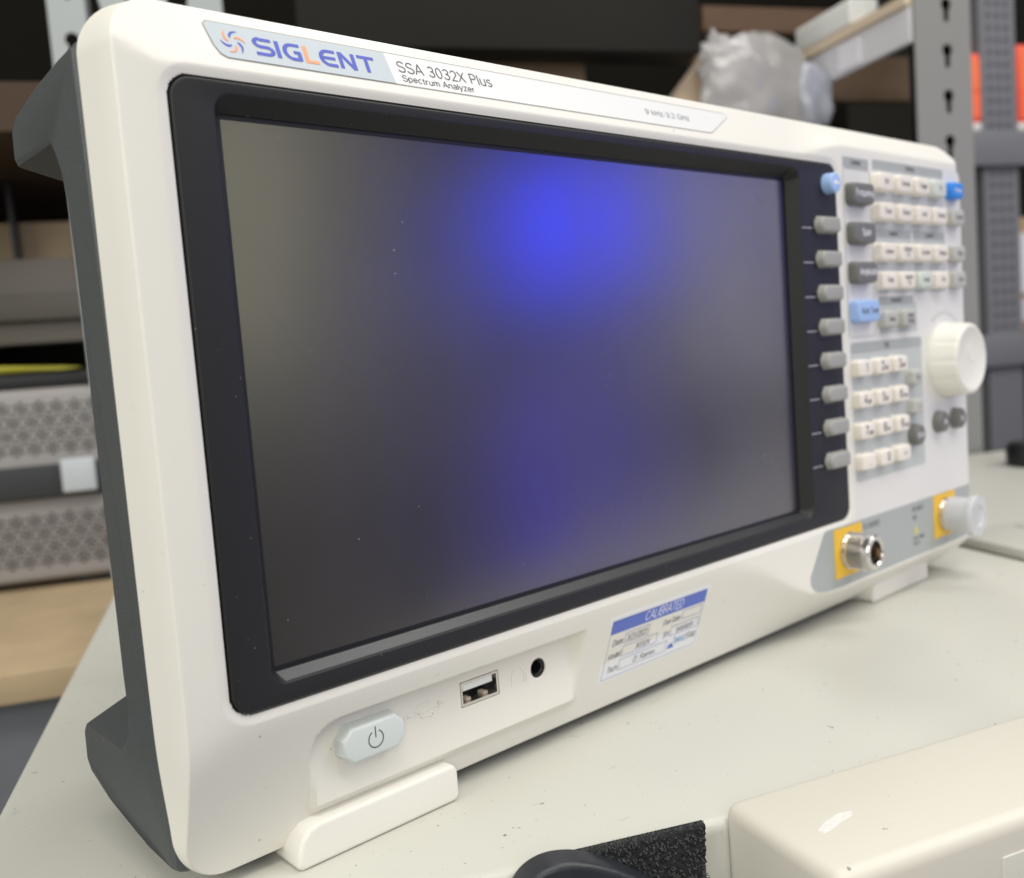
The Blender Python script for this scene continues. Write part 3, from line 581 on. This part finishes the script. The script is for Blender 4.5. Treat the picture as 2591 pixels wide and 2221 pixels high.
dc = lathe('dust_cap', [(8.0, -3.0), (8.0, -12.0), (9.1, -12.6), (9.5, -13.2), (9.5, -15.2), (9.0, -15.8), (5.0, -15.9), (4.4, -15.2), (.1, -15.1), (.1, -13.6), (7.1, -13.4), (7.6, -12.6), (7.5, -3.0), (8.0, -3.0)], 337.0, -20.3, MCP, n=56)
tag(dc, 'translucent white plastic dust cap pushed over the right hand threaded connector', 'dust cap')
# power key and ports
px0, px1, pz0, pz1, ch = 15.2, 34.6, -30.6, -20.7, 2.8
pw = part(solid('power_button', [(px0+ch, pz0), (px1-ch, pz0+.1), (px1, pz0+ch), (px1, pz1-ch), (px1-ch, pz1), (px0+ch, pz1), (px0, pz1-ch), (px0, pz0+ch)], 8.2, 4.0, MKP, bev=1.0, draft=.45, smooth=25))
a_ = arc(25.0, -25.6, 2.05, 2.05, 118, 422, 26); b_ = arc(25.0, -25.6, 2.33, 2.33, 422, 118, 26)
ms = [place(curve_mesh([a_+b_], ext=.02), lambda a, b, c: P(a, 3.93-c, b)), place(curve_mesh([[(24.86, -25.2), (25.14, -25.2), (25.14, -22.4), (24.86, -22.4)]], ext=.02), lambda a, b, c: P(a, 3.93-c, b))]
sub(merge('power_symbol', ms, MIK), pw)
up = part(flat('usb_port', [rr(USB[0]+.25, USB[1]-.25, USB[2]+.25, USB[3]-.25, .5, 3), rr(USB[0]+.85, USB[1]-.85, USB[2]+.95, USB[3]-.85, .2, 3)], 8.1, 9.0, MME))
sub(box('tongue', (57.0, 8.7, -24.1), (67.9, 17, -22.0), mat('tongue_white', (.85, .86, .84), .35), bev=.25), up); sub(box('port_back', (55.9, 16.9, -28.0), (69.4, 17.2, -21.3), MBK), up)
sub(box('spring', (58.4, 9.2, -27.35), (60.2, 12, -26.5), mat('spring_tan', (.55, .46, .38), .5), bev=.2), up); sub(box('spring', (64.6, 9.2, -27.35), (66.4, 12, -26.5), mat('spring_tan', (.55, .46, .38), .5), bev=.2), up)
jk = part(lathe('headphone_jack', [(2.94, 8.5), (2.5, 8.55), (2.3, 8.9), (2.0, 9.2), (1.9, 15), (.1, 15.2)], JK[0], JK[1], MBK, n=40))
def emboss(lines_, name, th=.14):
    me = curve_mesh([('open', [(x, z, 0) for x, z in L]) for L in lines_], bevel=th); place(me, lambda a, b, c: P(a, 8.02-c, b)); return part(link(name, me, MW, smooth=60))
cx, cz = 43.5, -24.9
emboss([[(cx-6.0, cz-.25), (cx+4.6, cz+.2)], [(cx+4.4, cz+1.0), (cx+6.2, cz+.2), (cx+4.4, cz-.6), (cx+4.4, cz+1.0)], [(cx-3.6, cz), (cx-2.2, cz+1.7), (cx+1.6, cz+1.9)], [(cx-2.6, cz), (cx-1.2, cz-1.7), (cx+1.2, cz-1.7)], arc(cx-6.3, cz-.3, .75, .75, 0, 360), arc(cx+1.9, cz-1.7, .6, .6, 0, 360)], 'usb_symbol', .26)
cx, cz = 76.9, -25.2
emboss([[(cx-2.4, cz-2.2)]+arc(cx, cz, 2.3, 2.6, 180, 0, 14)+[(cx+2.3, cz-1.9)], [(cx+2.3, cz+.2), (cx+3.3, cz+.2), (cx+3.3, cz-1.9), (cx+2.3, cz-1.9)]], 'headphone_symbol', .26)

# calibration sticker on the sloping lower band
kb = 14/(48.6-11.5)
def lowfn(off): return lambda a, b, c: P(a, S1(a, b)+.03-off-c, b)
st = part(link('calibration_sticker', place(curve_mesh([rr(111.6, 162.3, -38.4, -15.4, .4, 3)], ext=.03), lowfn(.06)), MSW))
def stk(name, outl, m, off): return sub(link(name, place(curve_mesh(outl, ext=.01), lowfn(off)), m), st)
stk('blue_band', [[(113.0, -21.6), (161.0, -21.6), (161.0, -16.9), (113.0, -16.9)]], MSB, .12)
def frame_(x0, x1, z0, z1, t=.16): return [rr(x0, x1, z0, z1, .05, 1), rr(x0+t, x1-t, z0+t, z1-t, .04, 1)]
for k, (a, b, c, d) in enumerate(((113.0, 161.0, -37.7, -16.9), (120.6, 132.6, -26.4, -22.7), (120.6, 138.0, -31.0, -27.3), (120.6, 144.2, -35.9, -32.0), (149.6, 160.0, -25.5, -22.4), (145.0, 160.0, -30.6, -27.0))): stk('printed_box', frame_(a, b, c, d), MIL, .12+.003*k)
def stt(s, x, z, size, m, width=None, shear=.15, off=.13):
    me = lettering_mesh(s, size*.78, width, .125, shear=shear, fn=lambda a, b: lowfn(off)(x+a, z+b, 0)); return sub(link('lettering', me, m), st)
stt('CALIBRATED', 129.0, -20.6, 3.9, mat('band_ink', (.70, .73, .92), .5), 19.5, .1, .15)
for s, x, z, sz, wd in (('Date:', 115.0, -26.0, 2.6, 5.2), ('Due Date:', 139.8, -25.3, 2.4, 9.2), ('SN:', 141.0, -30.2, 2.5, 3.6), ('Model:', 114.0, -30.6, 2.6, 6.3), ('Tech:', 115.0, -35.6, 2.6, 5.2)): stt(s, x, z, sz, MIT, wd)
for s, x, z, sz, wd in (('3/21/2023', 121.6, -25.7, 2.5, 9.8), ('3032X', 127.0, -30.2, 2.3, 7.2), ('D. Raines', 127.6, -35.0, 2.4, 10.8), ('04658059', 148.0, -29.9, 2.3, 9.0), ('Stop', 154.6, -34.2, 3.0, 5.2)): stt(s, x, z, sz, MIT, wd)
stt('TekMc', 147.2, -34.5, 3.2, mat('sticker_logo_blue', (.10, .30, .62), .5), 7.2, .25)
ms = [curve_mesh([[(145.2, -35.6), (148.6, -35.6), (148.4, -34.9), (146.9, -33.6), (145.6, -34.4)]], ext=.01)]
for m_ in ms: place(m_, lowfn(.125))
sub(merge('small_emblem', ms, MSB), st)

# ------------------------------------------------------------------ foreground: strap, black clip, cream box
def rotuv(ang, cu, cv):
    c, s = math.cos(ang), math.sin(ang); return lambda u, v, z: UV(cu+u*c-v*s, cv+u*s+v*c, z)
tfb = rotuv(math.radians(6.0), 103.2, -11.8)
bx = tag(empty('cream_box', UV(150, -30, -51.5-70)), 'cream painted metal box with a white chip in its lid and a front label', 'box')
sc_ = .978
kid(box('lid', (0, -42.0, -88), (330, 0, -47.8), MBX, None, bev=3.6, tf=tfb, seg=5), bx)
kid(box('label_plate', (66, -43.0, -72), (86, -41.8, -57), mat('label_white', (.78, .79, .76), .4), None, bev=.3, tf=tfb), bx)
kid(box('front_panel', (48, -42.4, -80), (200, -41.8, -56.2), mat('panel_grey', (.62, .61, .56), .4), None, bev=.2, tf=tfb), bx)
kid(box('support', (3, -39, -120), (320, -3, -88), MBX, None, bev=2, tf=tfb), bx)
chip = [(17+(a-22.5)*1.35+random.uniform(-.3, .3), -22.5+(b+16.2)*1.1+random.uniform(-.3, .3)) for a, b in [(17.5, -17.2), (20.5, -15.0), (24.5, -13.6), (27.4, -14.4), (26.4, -16.0), (22.8, -17.0), (20.2, -18.6), (18.0, -18.9)]]
kid(link('paint_chip', place(curve_mesh([chip], ext=.02), lambda a, b, c: tfb(a, b, -47.77+c)), mat('chip_white', (.74, .72, .68), .6, noise=.22, nscale=1500)), bx)

def strapfn(u, w, t):      # u along the bench edge, w down its front, t thickness toward the viewer
    return UV(u, -14.2-.10*w-t, -52.3-w)
bm = bmesh.new(); N1, N2 = 60, 40; g = {}
for i in range(N1+1):
    for j in range(N2+1):
        u = 55+41.5*i/N1-1.0*j/N2*2.5; w_ = -1.0+26*j/N2
        bump_ = .55*(math.sin(u*5.2)*math.sin(w_*5.2+1.3*math.sin(u*2)))+random.uniform(-.35, .35)
        g[i, j] = bm.verts.new(strapfn(u+random.uniform(-.1, .1), w_+(random.uniform(-.55, .55) if j in (0, N2) else 0), 1.2+bump_))
for i in range(N1):
    for j in range(N2): bm.faces.new((g[i, j], g[i, j+1], g[i+1, j+1], g[i+1, j]))
rim_ = [(i, 0) for i in range(N1+1)]+[(N1, j) for j in range(1, N2+1)]+[(i, N2) for i in range(N1-1, -1, -1)]+[(0, j) for j in range(N2-1, 0, -1)]
bk = [bm.verts.new(strapfn(55+41.5*i/N1-1.0*j/N2*2.5, -1.6+26*j/N2, -.6)) for i, j in rim_]
for k in range(len(rim_)): bm.faces.new((g[rim_[k]], g[rim_[(k+1) % len(rim_)]], bk[(k+1) % len(rim_)], bk[k]))
bm.faces.new(bk)
strap = tag(empty('fastening_strap', UV(76, -16, -64)), 'black woven hook and loop strap end with frayed edge against the bench front', 'strap')
kid(from_bm('webbing', bm, MST, None, 180), strap)
lns = []
for k in range(900):
    u = random.uniform(57, 96); w_ = random.uniform(-1, 24); l_ = random.uniform(.5, 1.2); a = random.uniform(-.8, .8)
    p0 = strapfn(u-w_*.1, w_, 1.0); p1 = strapfn(u+a*.5-w_*.1, w_+random.uniform(-.3, .3), 1.4+l_*.8); p2 = strapfn(u+a-w_*.1, w_+random.uniform(-.6, .6), 1.2+l_*.4)
    lns.append(('open', [p0, p1, p2]))
for k in range(70):
    w_ = random.gauss(13, 2.2); l_ = random.uniform(1, 3.4)*math.exp(-abs(w_-13)/3); u = 95.2-w_*.1
    lns.append(('open', [strapfn(u, w_, 1), strapfn(u+l_*.5, w_+random.uniform(-.6, .3), 1.4+random.uniform(-.4, .4)), strapfn(u+l_, w_+random.uniform(-1.6, .6), 1.4+random.uniform(-.8, .8))]))
for k in range(260):
    u = random.uniform(57, 96); l_ = random.uniform(.5, 1.5)
    lns.append(('open', [strapfn(u, -.8, random.uniform(-.3, 1.2)), strapfn(u+random.uniform(-.4, .4), -.8-l_*.5, .8), strapfn(u+random.uniform(-.9, .9), -.8-l_, random.uniform(.2, 1.4))]))
kid(link('loose_fibres', curve_mesh(lns, bevel=.00009), MFZ, None), strap)
# black clip: a curved moulded loop in front of the strap
bm = bmesh.new(); prof = []
top = [(41.5, -70), (42.6, -62), (44.6, -55.4), (48.0, -50.6), (53.5, -48.4), (60.5, -49.0), (68.0, -52.0), (75.5, -56.6), (82, -62), (88, -70), (88, -84), (41.5, -84)]
def clipfn(u, y, z): return UV(u, -19.0+y, z)
n_ = 5; dense = []
for i in range(len(top)-3):
    p0, p1, p2, p3 = top[max(i-1, 0)], top[i], top[i+1], top[min(i+2, len(top)-1)]
    for t in range(n_):
        s = t/n_; dense.append(tuple(.5*((2*p1[c])+(-p0[c]+p2[c])*s+(2*p0[c]-5*p1[c]+4*p2[c]-p3[c])*s*s+(-p0[c]+3*p1[c]-3*p2[c]+p3[c])*s**3) for c in (0, 1)))
dense += top[-3:]
dense = dense[::-1]
clip = tag(empty('strap_clip', UV(60, -20, -66)), 'smooth black moulded plastic strap clip with a recessed slot beside the webbing', 'clip')
c_ = solid('clip_body', dense, 3.2, -4.0, MPB, None, bev=1.6, smooth=60, tf=clipfn); kid(c_, clip)
kid(solid('slot_rim', inset(rr(47.6, 60, -80, -57.2, (1, 1, 3, 2)), 0), -3.6, -4.6, mat('worn_black', (.045, .047, .055), .4), None, bev=.4, tf=lambda u, y, z: clipfn(u+(z+57)*.10, y, z-(u-47.6)*.25)), clip)
kid(solid('slot_hole', rr(48.6, 59, -80, -58.2, (1, 1, 2, 1.4)), -4.0, -4.7, MBK, None, bev=0, tf=lambda u, y, z: clipfn(u+(z+57)*.10, y, z-(u-47.6)*.25)), clip)

# ------------------------------------------------------------------ background: racks, shelves and what stands on them
MRK = mat('rack_grey', (.24, .24, .222), .5, noise=.04, nscale=10); MRB = mat('rack_blue_grey', (.165, .168, .185), .5, noise=.05, nscale=10)
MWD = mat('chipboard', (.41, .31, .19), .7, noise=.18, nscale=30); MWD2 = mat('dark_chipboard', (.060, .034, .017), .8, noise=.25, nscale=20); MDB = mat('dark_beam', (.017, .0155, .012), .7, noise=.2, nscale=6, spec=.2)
def keyhole(cx, cz):
    return [(cx+5.4*math.cos(a), cz+5.6+5.4*math.sin(a)) for a in [math.radians(-55+290*i/12) for i in range(13)]]+[(cx-2.8, cz-7.6), (cx-1.6, cz-9.4), (cx+1.6, cz-9.4), (cx+2.8, cz-7.6)]
def upright(u0, u1, v, z0, z1, pitch, zk, m, depth=40, name='rack_upright', kh=True, left=True):
    e = empty(name, UV((u0+u1)/2, v, z0)); holes = []
    if not left: kid(box('hole_shade_sheet', (u0+4, v+12, z0), (u1-4, v+14, z1), MBK, None, tf=UV), e)  # black sheet added behind the slots so they look shaded
    z = zk
    while z-pitch > z0+15: z -= pitch
    cx = u0+(u1-u0)*.57
    while z < z1-12 and kh: holes.append([(p[0], p[1]) for p in keyhole(cx, z)]); z += pitch
    me = curve_mesh([[(u0, z0), (u1, z0), (u1, z1), (u0, z1)]]+holes, ext=1.0); place(me, lambda a, b, c: UV(a, v+1-c, b)); kid(link('slotted_face', me, m), e)
    if left: kid(box('side_flange', (u0, v+2.1, z0), (u0+2, v+depth, z1), m, None, tf=UV), e)
    kid(box('side_flange', (u1-2, v+2.1, z0), (u1, v+depth, z1), m, None, tf=UV), e)
    return e
FL = -871
up1 = tag(upright(586, 644, 482, FL, 900, 38.7, 257.5, MRK, left=False), 'grey steel rack upright with keyhole slots behind the right end of the analyzer', 'rack upright')
tag(upright(-112, -85, 600, FL, 900, 45, 330, mat('rack_pale', (.40, .43, .43), .5)), 'pale grey rack upright behind the top left corner of the analyzer', 'rack upright')
up3 = tag(upright(905, 958, 750, FL, 900, 12.5, 250, MRB, kh=False), 'blue grey perforated rack upright at the right edge, behind the red bins', 'rack upright')
ms = []
for r_ in range(42):
    for c__ in range(3):
        me = curve_mesh([circ(918+c__*13, 56+r_*14.5, 2.7, 8)], ext=.1); ms.append(place(me, lambda a, b, c: UV(a, 748.7-c, b)))
kid(merge('hole_pattern', ms, mat('dark_hole', (.07, .07, .09), .6)), up3)
def beam(name, a, b, m, label, group=None, cat='beam', tf=UV, bev=1.5):
    return tag(box(name, a, b, m, None, bev=bev, tf=tf), label, cat, group)
# left bay
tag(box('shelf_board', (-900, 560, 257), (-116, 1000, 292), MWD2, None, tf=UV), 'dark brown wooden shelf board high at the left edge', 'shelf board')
e = empty('slotted_beam', UV(0, 602, 385)); hl = [[(cx_+hw*math.cos(a)*.9+(z_-372)*.12, z_) for a, z_ in [(math.radians(t), 372+48*math.sin(math.radians(t))) for t in range(0, 360, 20)]] for cx_, hw in ((-51, 4), (-16, 9))]
me = curve_mesh([[(-70, 300), (18, 300), (18, 440), (-78, 440), (-76, 372), (-72, 352)]]+hl, ext=1.); place(me, lambda a, b, c: UV(a, 604-c, b)); kid(link('beam_face', me, mat('rack_pale_beam', (.40, .43, .43), .5)), e)
kid(box('beam_web', (-68, 605.2, 300), (18, 640, 303), MRK, None, tf=UV), e); tag(e, 'pale grey slotted cross beam above the analyzer name plate', 'beam')
beam('shelf_beam', (-900, 700, 108), (-100, 740, 182), mat('taupe_beam', (.165, .150, .125), .5), 'wide taupe shelf beam left of the analyzer at mid height')
box_lip = tag(box('shelf_lip', (-900, 690, 128), (-100, 699, 150), mat('taupe_lip', (.12, .108, .09), .5), None, bev=1, tf=UV), 'narrow darker lip running along the wide taupe shelf beam', 'lip')
tag(box('chipboard_panel', (-900, 760, 183), (-100, 775, 222), MWD, None, tf=UV), 'tan chipboard panel standing above the taupe shelf beam', 'panel')
tag(box('dark_strip', (-182, 740, 183), (-178, 758, 300), MBK, None, tf=UV), 'thin black upright strip in front of the tan chipboard', 'strip')
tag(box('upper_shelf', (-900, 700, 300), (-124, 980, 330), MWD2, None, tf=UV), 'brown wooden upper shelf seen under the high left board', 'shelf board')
tag(box('lower_deck', (-900, 364, -108), (-92, 1000, -90), MWD, None, bev=1, tf=UV), 'tan chipboard lower deck carrying the perforated case', 'deck')
tag(box('rear_shade_sheet', (-900, 1001, -90), (900, 1010, 900), mat('backing', (.008, .007, .005), .9, spec=.1), None, tf=UV), 'near black sheet standing in for the shade behind the rack', 'backing sheet')  # near-black colour imitates the darkness between and behind the shelves
tag(box('grey_cabinet', (-900, 380, -870), (-92, 900, -109), mat('blue_grey_steel', (.13, .14, .16), .5, noise=.1), None, bev=3, tf=UV), 'blue grey steel cabinet low beside the bench, under the tan deck', 'cabinet')
cs = tag(empty('perforated_case', UV(-400, 800, -90)), 'mauve grey equipment case with star pattern perforations and a black strap', 'equipment case')
MCS = mat('case_mauve', (.30, .285, .275), .5, noise=.05, nscale=20)
kid(box('case_body', (-900, 600, -84), (-97, 900, 69), MCS, None, bev=6, tf=UV), cs)
for u_ in (-880, -140): kid(box('foot', (u_, 610, -90), (u_+30, 640, -84), MBK, None, tf=UV), cs)
ms = []
for row in range(2):
    zc0 = 38 if row == 0 else -42
    for a in range(-22, 1):
        for b in (-1.5, -.5, .5, 1.5):
            uu, zz = -112+a*13+(6.5 if b in (-1.5, .5) else 0), zc0+b*10.5+(-9 if row else 0)
            for k in range(6):
                an = math.radians(60*k+30); hw = .30*random.uniform(.8, 1.1); pp = [(uu+5.9*math.cos(an-hw), zz+5.9*math.sin(an-hw)), (uu+5.9*math.cos(an+hw), zz+5.9*math.sin(an+hw)), (uu+1.9*math.cos(an), zz+1.9*math.sin(an))]
                ms.append(place(curve_mesh([pp], ext=.1), lambda a_, b_, c__: UV(a_, 599.7-c__, b_)))
            ms.append(place(curve_mesh([circ(uu, zz, 1.7, 6)], ext=.1), lambda a_, b_, c__: UV(a_, 599.7-c__, b_)))
kid(merge('perforations', ms, mat('perforation_dark', (.022, .02, .018), .8)), cs)
kid(box('strap', (-900, 592, -17), (-108, 599.4, 9), mat('case_strap', (.028, .032, .035), .6), None, bev=2, tf=UV), cs)
lb = box('strap_label', (-139, 588, -14), (-114, 592, 12.5), mat('label_pale', (.50, .54, .57), .4), None, bev=1.5, tf=UV); kid(lb, cs)
tag(box('black_tray', (-900, 610, 69.5), (-96, 880, 82), MBK, None, bev=2, tf=UV), 'flat black tray lying on top of the perforated case', 'tray')
yl = solid('yellow_pouch', [(-260, 84.5), (-190, 82.3), (-132, 82.5), (-116, 83.5), (-134, 85.5), (-185, 89), (-260, 91)], 640, 604, mat('yellow_plastic', (.36, .34, .03), .5), None, bev=3, tf=UV)
tag(yl, 'crumpled yellow pouch lying on the black tray', 'pouch')
# middle: dark beams over the analyzer
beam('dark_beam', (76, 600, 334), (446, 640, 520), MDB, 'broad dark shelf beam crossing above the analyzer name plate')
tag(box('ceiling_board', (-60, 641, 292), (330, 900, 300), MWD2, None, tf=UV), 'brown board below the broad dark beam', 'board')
tag(box('tan_board', (196, 660, 296), (352, 672, 345), mat('tan_wood', (.30, .21, .12), .7, noise=.15), None, tf=UV), 'tan wooden board just under the broad dark beam', 'board')
tag(box('brown_board', (560, 800, 424), (900, 815, 452), mat('brown_wood', (.12, .065, .032), .7, noise=.2), None, tf=UV), 'brown board behind the crumpled clear bag', 'board')
tag(box('brown_plank', (600, 900, 372), (1000, 915, 430), mat('brown_wood_2', (.125, .08, .045), .7, noise=.2), None, tf=UV), 'brown plank seen below the sloping side beam', 'board')
tag(box('lower_plank', (620, 960, 290), (1000, 975, 330), mat('brown_wood_3', (.09, .06, .04), .7, noise=.2), None, tf=UV), 'dark brown plank low behind the sloping side beam', 'board')
# side beam running away from the near upright, wooden deck edge on it
beam('side_beam', (584, 486, 309), (590, 1000, 340), mat('side_beam_grey', (.72, .71, .76), .4), 'pale grey side beam running back from the keyhole upright')
tag(box('deck_edge', (580, 486, 340.5), (606, 1000, 349), mat('deck_edge_tan', (.80, .66, .50), .6), None, tf=UV), 'tan wooden shelf deck resting on the pale side beam', 'deck')
tag(box('white_tag', (582, 552, 312), (583.6, 584, 336), mat('tag_white', (.9, .88, .95), .4), None, tf=UV), 'small white tag stuck on the pale side beam', 'tag')
pkt = box('white_packet', (580, 560, 350), (612, 650, 374), mat('white_paper', (.88, .89, .87), .6, noise=.1, nscale=40), None, bev=3, tf=UV); tag(pkt, 'white paper packet lying on the tan shelf deck', 'packet')
# crumpled clear bag hanging over the beam
MBG = mat('bag_film', (.56, .54, .54), .20, noise=.2, nscale=18, spec=.8); MBG.node_tree.nodes['Principled BSDF'].inputs['Alpha'].default_value = .68
def blob(name, cu, cv, cz, ru, rv, rz, m, amp=.16, seed=1, n=48):
    bm = bmesh.new(); bmesh.ops.create_icosphere(bm, subdivisions=5, radius=1)
    from mathutils import noise as NS
    for v in bm.verts:
        p = v.co.copy(); q = Vector((p.x*1.6+p.z*.8, p.y, p.z*.8-p.x*.3))+Vector((seed*7.1, seed*3.3, 0)); r = 1+amp*(abs(NS.noise(q))*2.2-.5)+amp*.5*(abs(NS.noise(q*2.6))*2-.5)
        v.co = UV(cu+p.x*ru*r, cv+p.y*rv*r, cz+p.z*rz*r)
    return from_bm(name, bm, m, None, 180)
bg_ = tag(empty('clear_bag', UV(520, 610, 250)), 'crumpled clear plastic bag hanging below the side beam behind the analyzer', 'bag')
kid(blob('bag_body', 508, 606, 300, 62, 26, 57, MBG, .085, 3), bg_)
kid(blob('bag_corner', 554, 600, 292, 30, 18, 36, mat('bag_film_blue', (.42, .44, .52), .2, noise=.15, nscale=25, spec=.8), .16, 5), bg_)
kid(blob('bag_neck', 470, 604, 322, 26, 16, 30, MBG, .35, 8), bg_)
bm = bmesh.new(); loft(bm, [[(395, 630, 262), (500, 630, 262), (500, 630, 340), (476, 630, 352)], [(395, 650, 262), (500, 650, 262), (500, 650, 340), (476, 650, 352)]], tf=UV); tag(from_bm('tan_wedge', bm, mat('tan_wedge', (.62, .49, .36), .6, noise=.1)), 'pale tan wooden wedge left of the crumpled clear bag', 'wedge')
# right bay
beam('cross_beam', (800, 742, 252), (1400, 749, 294), MRB, 'upper blue grey cross beam under the red bins')
beam('cross_beam', (800, 742, 6), (1400, 749, 46), MRB, 'lower blue grey cross beam under the cardboard box')
for u0, u1, z1, lab in ((884, 921, 388, 'orange red plastic bin left of the blue grey perforated upright'), (962, 1010, 400, 'orange red plastic bin right of the blue grey perforated upright')):
    e = tag(empty('red_bin', UV((u0+u1)/2, 780, 295)), lab, 'bin', 'orange red bins on the upper cross beam')
    MR = mat('red_plastic', (.92, .10, .055), .4); MRW = mat('white_rim', (.7, .66, .62), .5)
    kid(box('bin_body', (u0, 752, 306), (u1, 775, z1), MR, None, bev=3, tf=UV), e); kid(box('rim', (u0-1, 751, 295), (u1+1, 776, 305.8), MRW, None, bev=2, tf=UV), e)
    kid(box('front_panel', (u0+5, 751.2, 345), (u1-5, 752.2, z1-6), mat('orange_plastic', (.95, .19, .07), .4), None, tf=UV), e); kid(box('front_panel', (u0+5, 751.2, 312), (u1-5, 752.2, 342), mat('orange_plastic_2', (.95, .17, .07), .4), None, tf=UV), e)
cb = tag(empty('cardboard_box', UV(990, 800, 46)), 'tall cardboard carton with white labels standing on the lower cross beam', 'carton')
kid(box('carton', (946, 770, 46.2), (1080, 900, 192), mat('cardboard', (.42, .27, .15), .7, noise=.1), None, bev=1, tf=UV), cb)
kid(box('label', (949, 768.6, 96), (1020, 769.8, 172), mat('paper_white', (.72, .71, .74), .6, noise=.08, nscale=30), None, tf=UV), cb); kid(box('label', (949, 768.6, 60), (1020, 769.8, 88), mat('paper_white_2', (.60, .60, .66), .6, noise=.08, nscale=30), None, tf=UV), cb)
tag(box('shelf_goods', (700, 800, -200), (900, 1000, 200), mat('dark_goods', (.02, .02, .022), .6), None, tf=UV), 'dark stacked case behind the keyhole upright', 'case')
for k, (zz, cc) in enumerate(((190, (.5, .38, .22)), (168, (.35, .37, .4)), (150, (.35, .37, .4)))):
    tag(box('small_part', (868, 760, zz), (884, 775, zz+11), mat('small_part_%d' % k, cc, .5), None, bev=2, tf=UV), ['tan part sticking out beside the blue grey upright', 'upper grey clip hanging beside the blue grey upright', 'lower grey clip hanging beside the blue grey upright'][k], 'clip' if k else 'wood offcut')
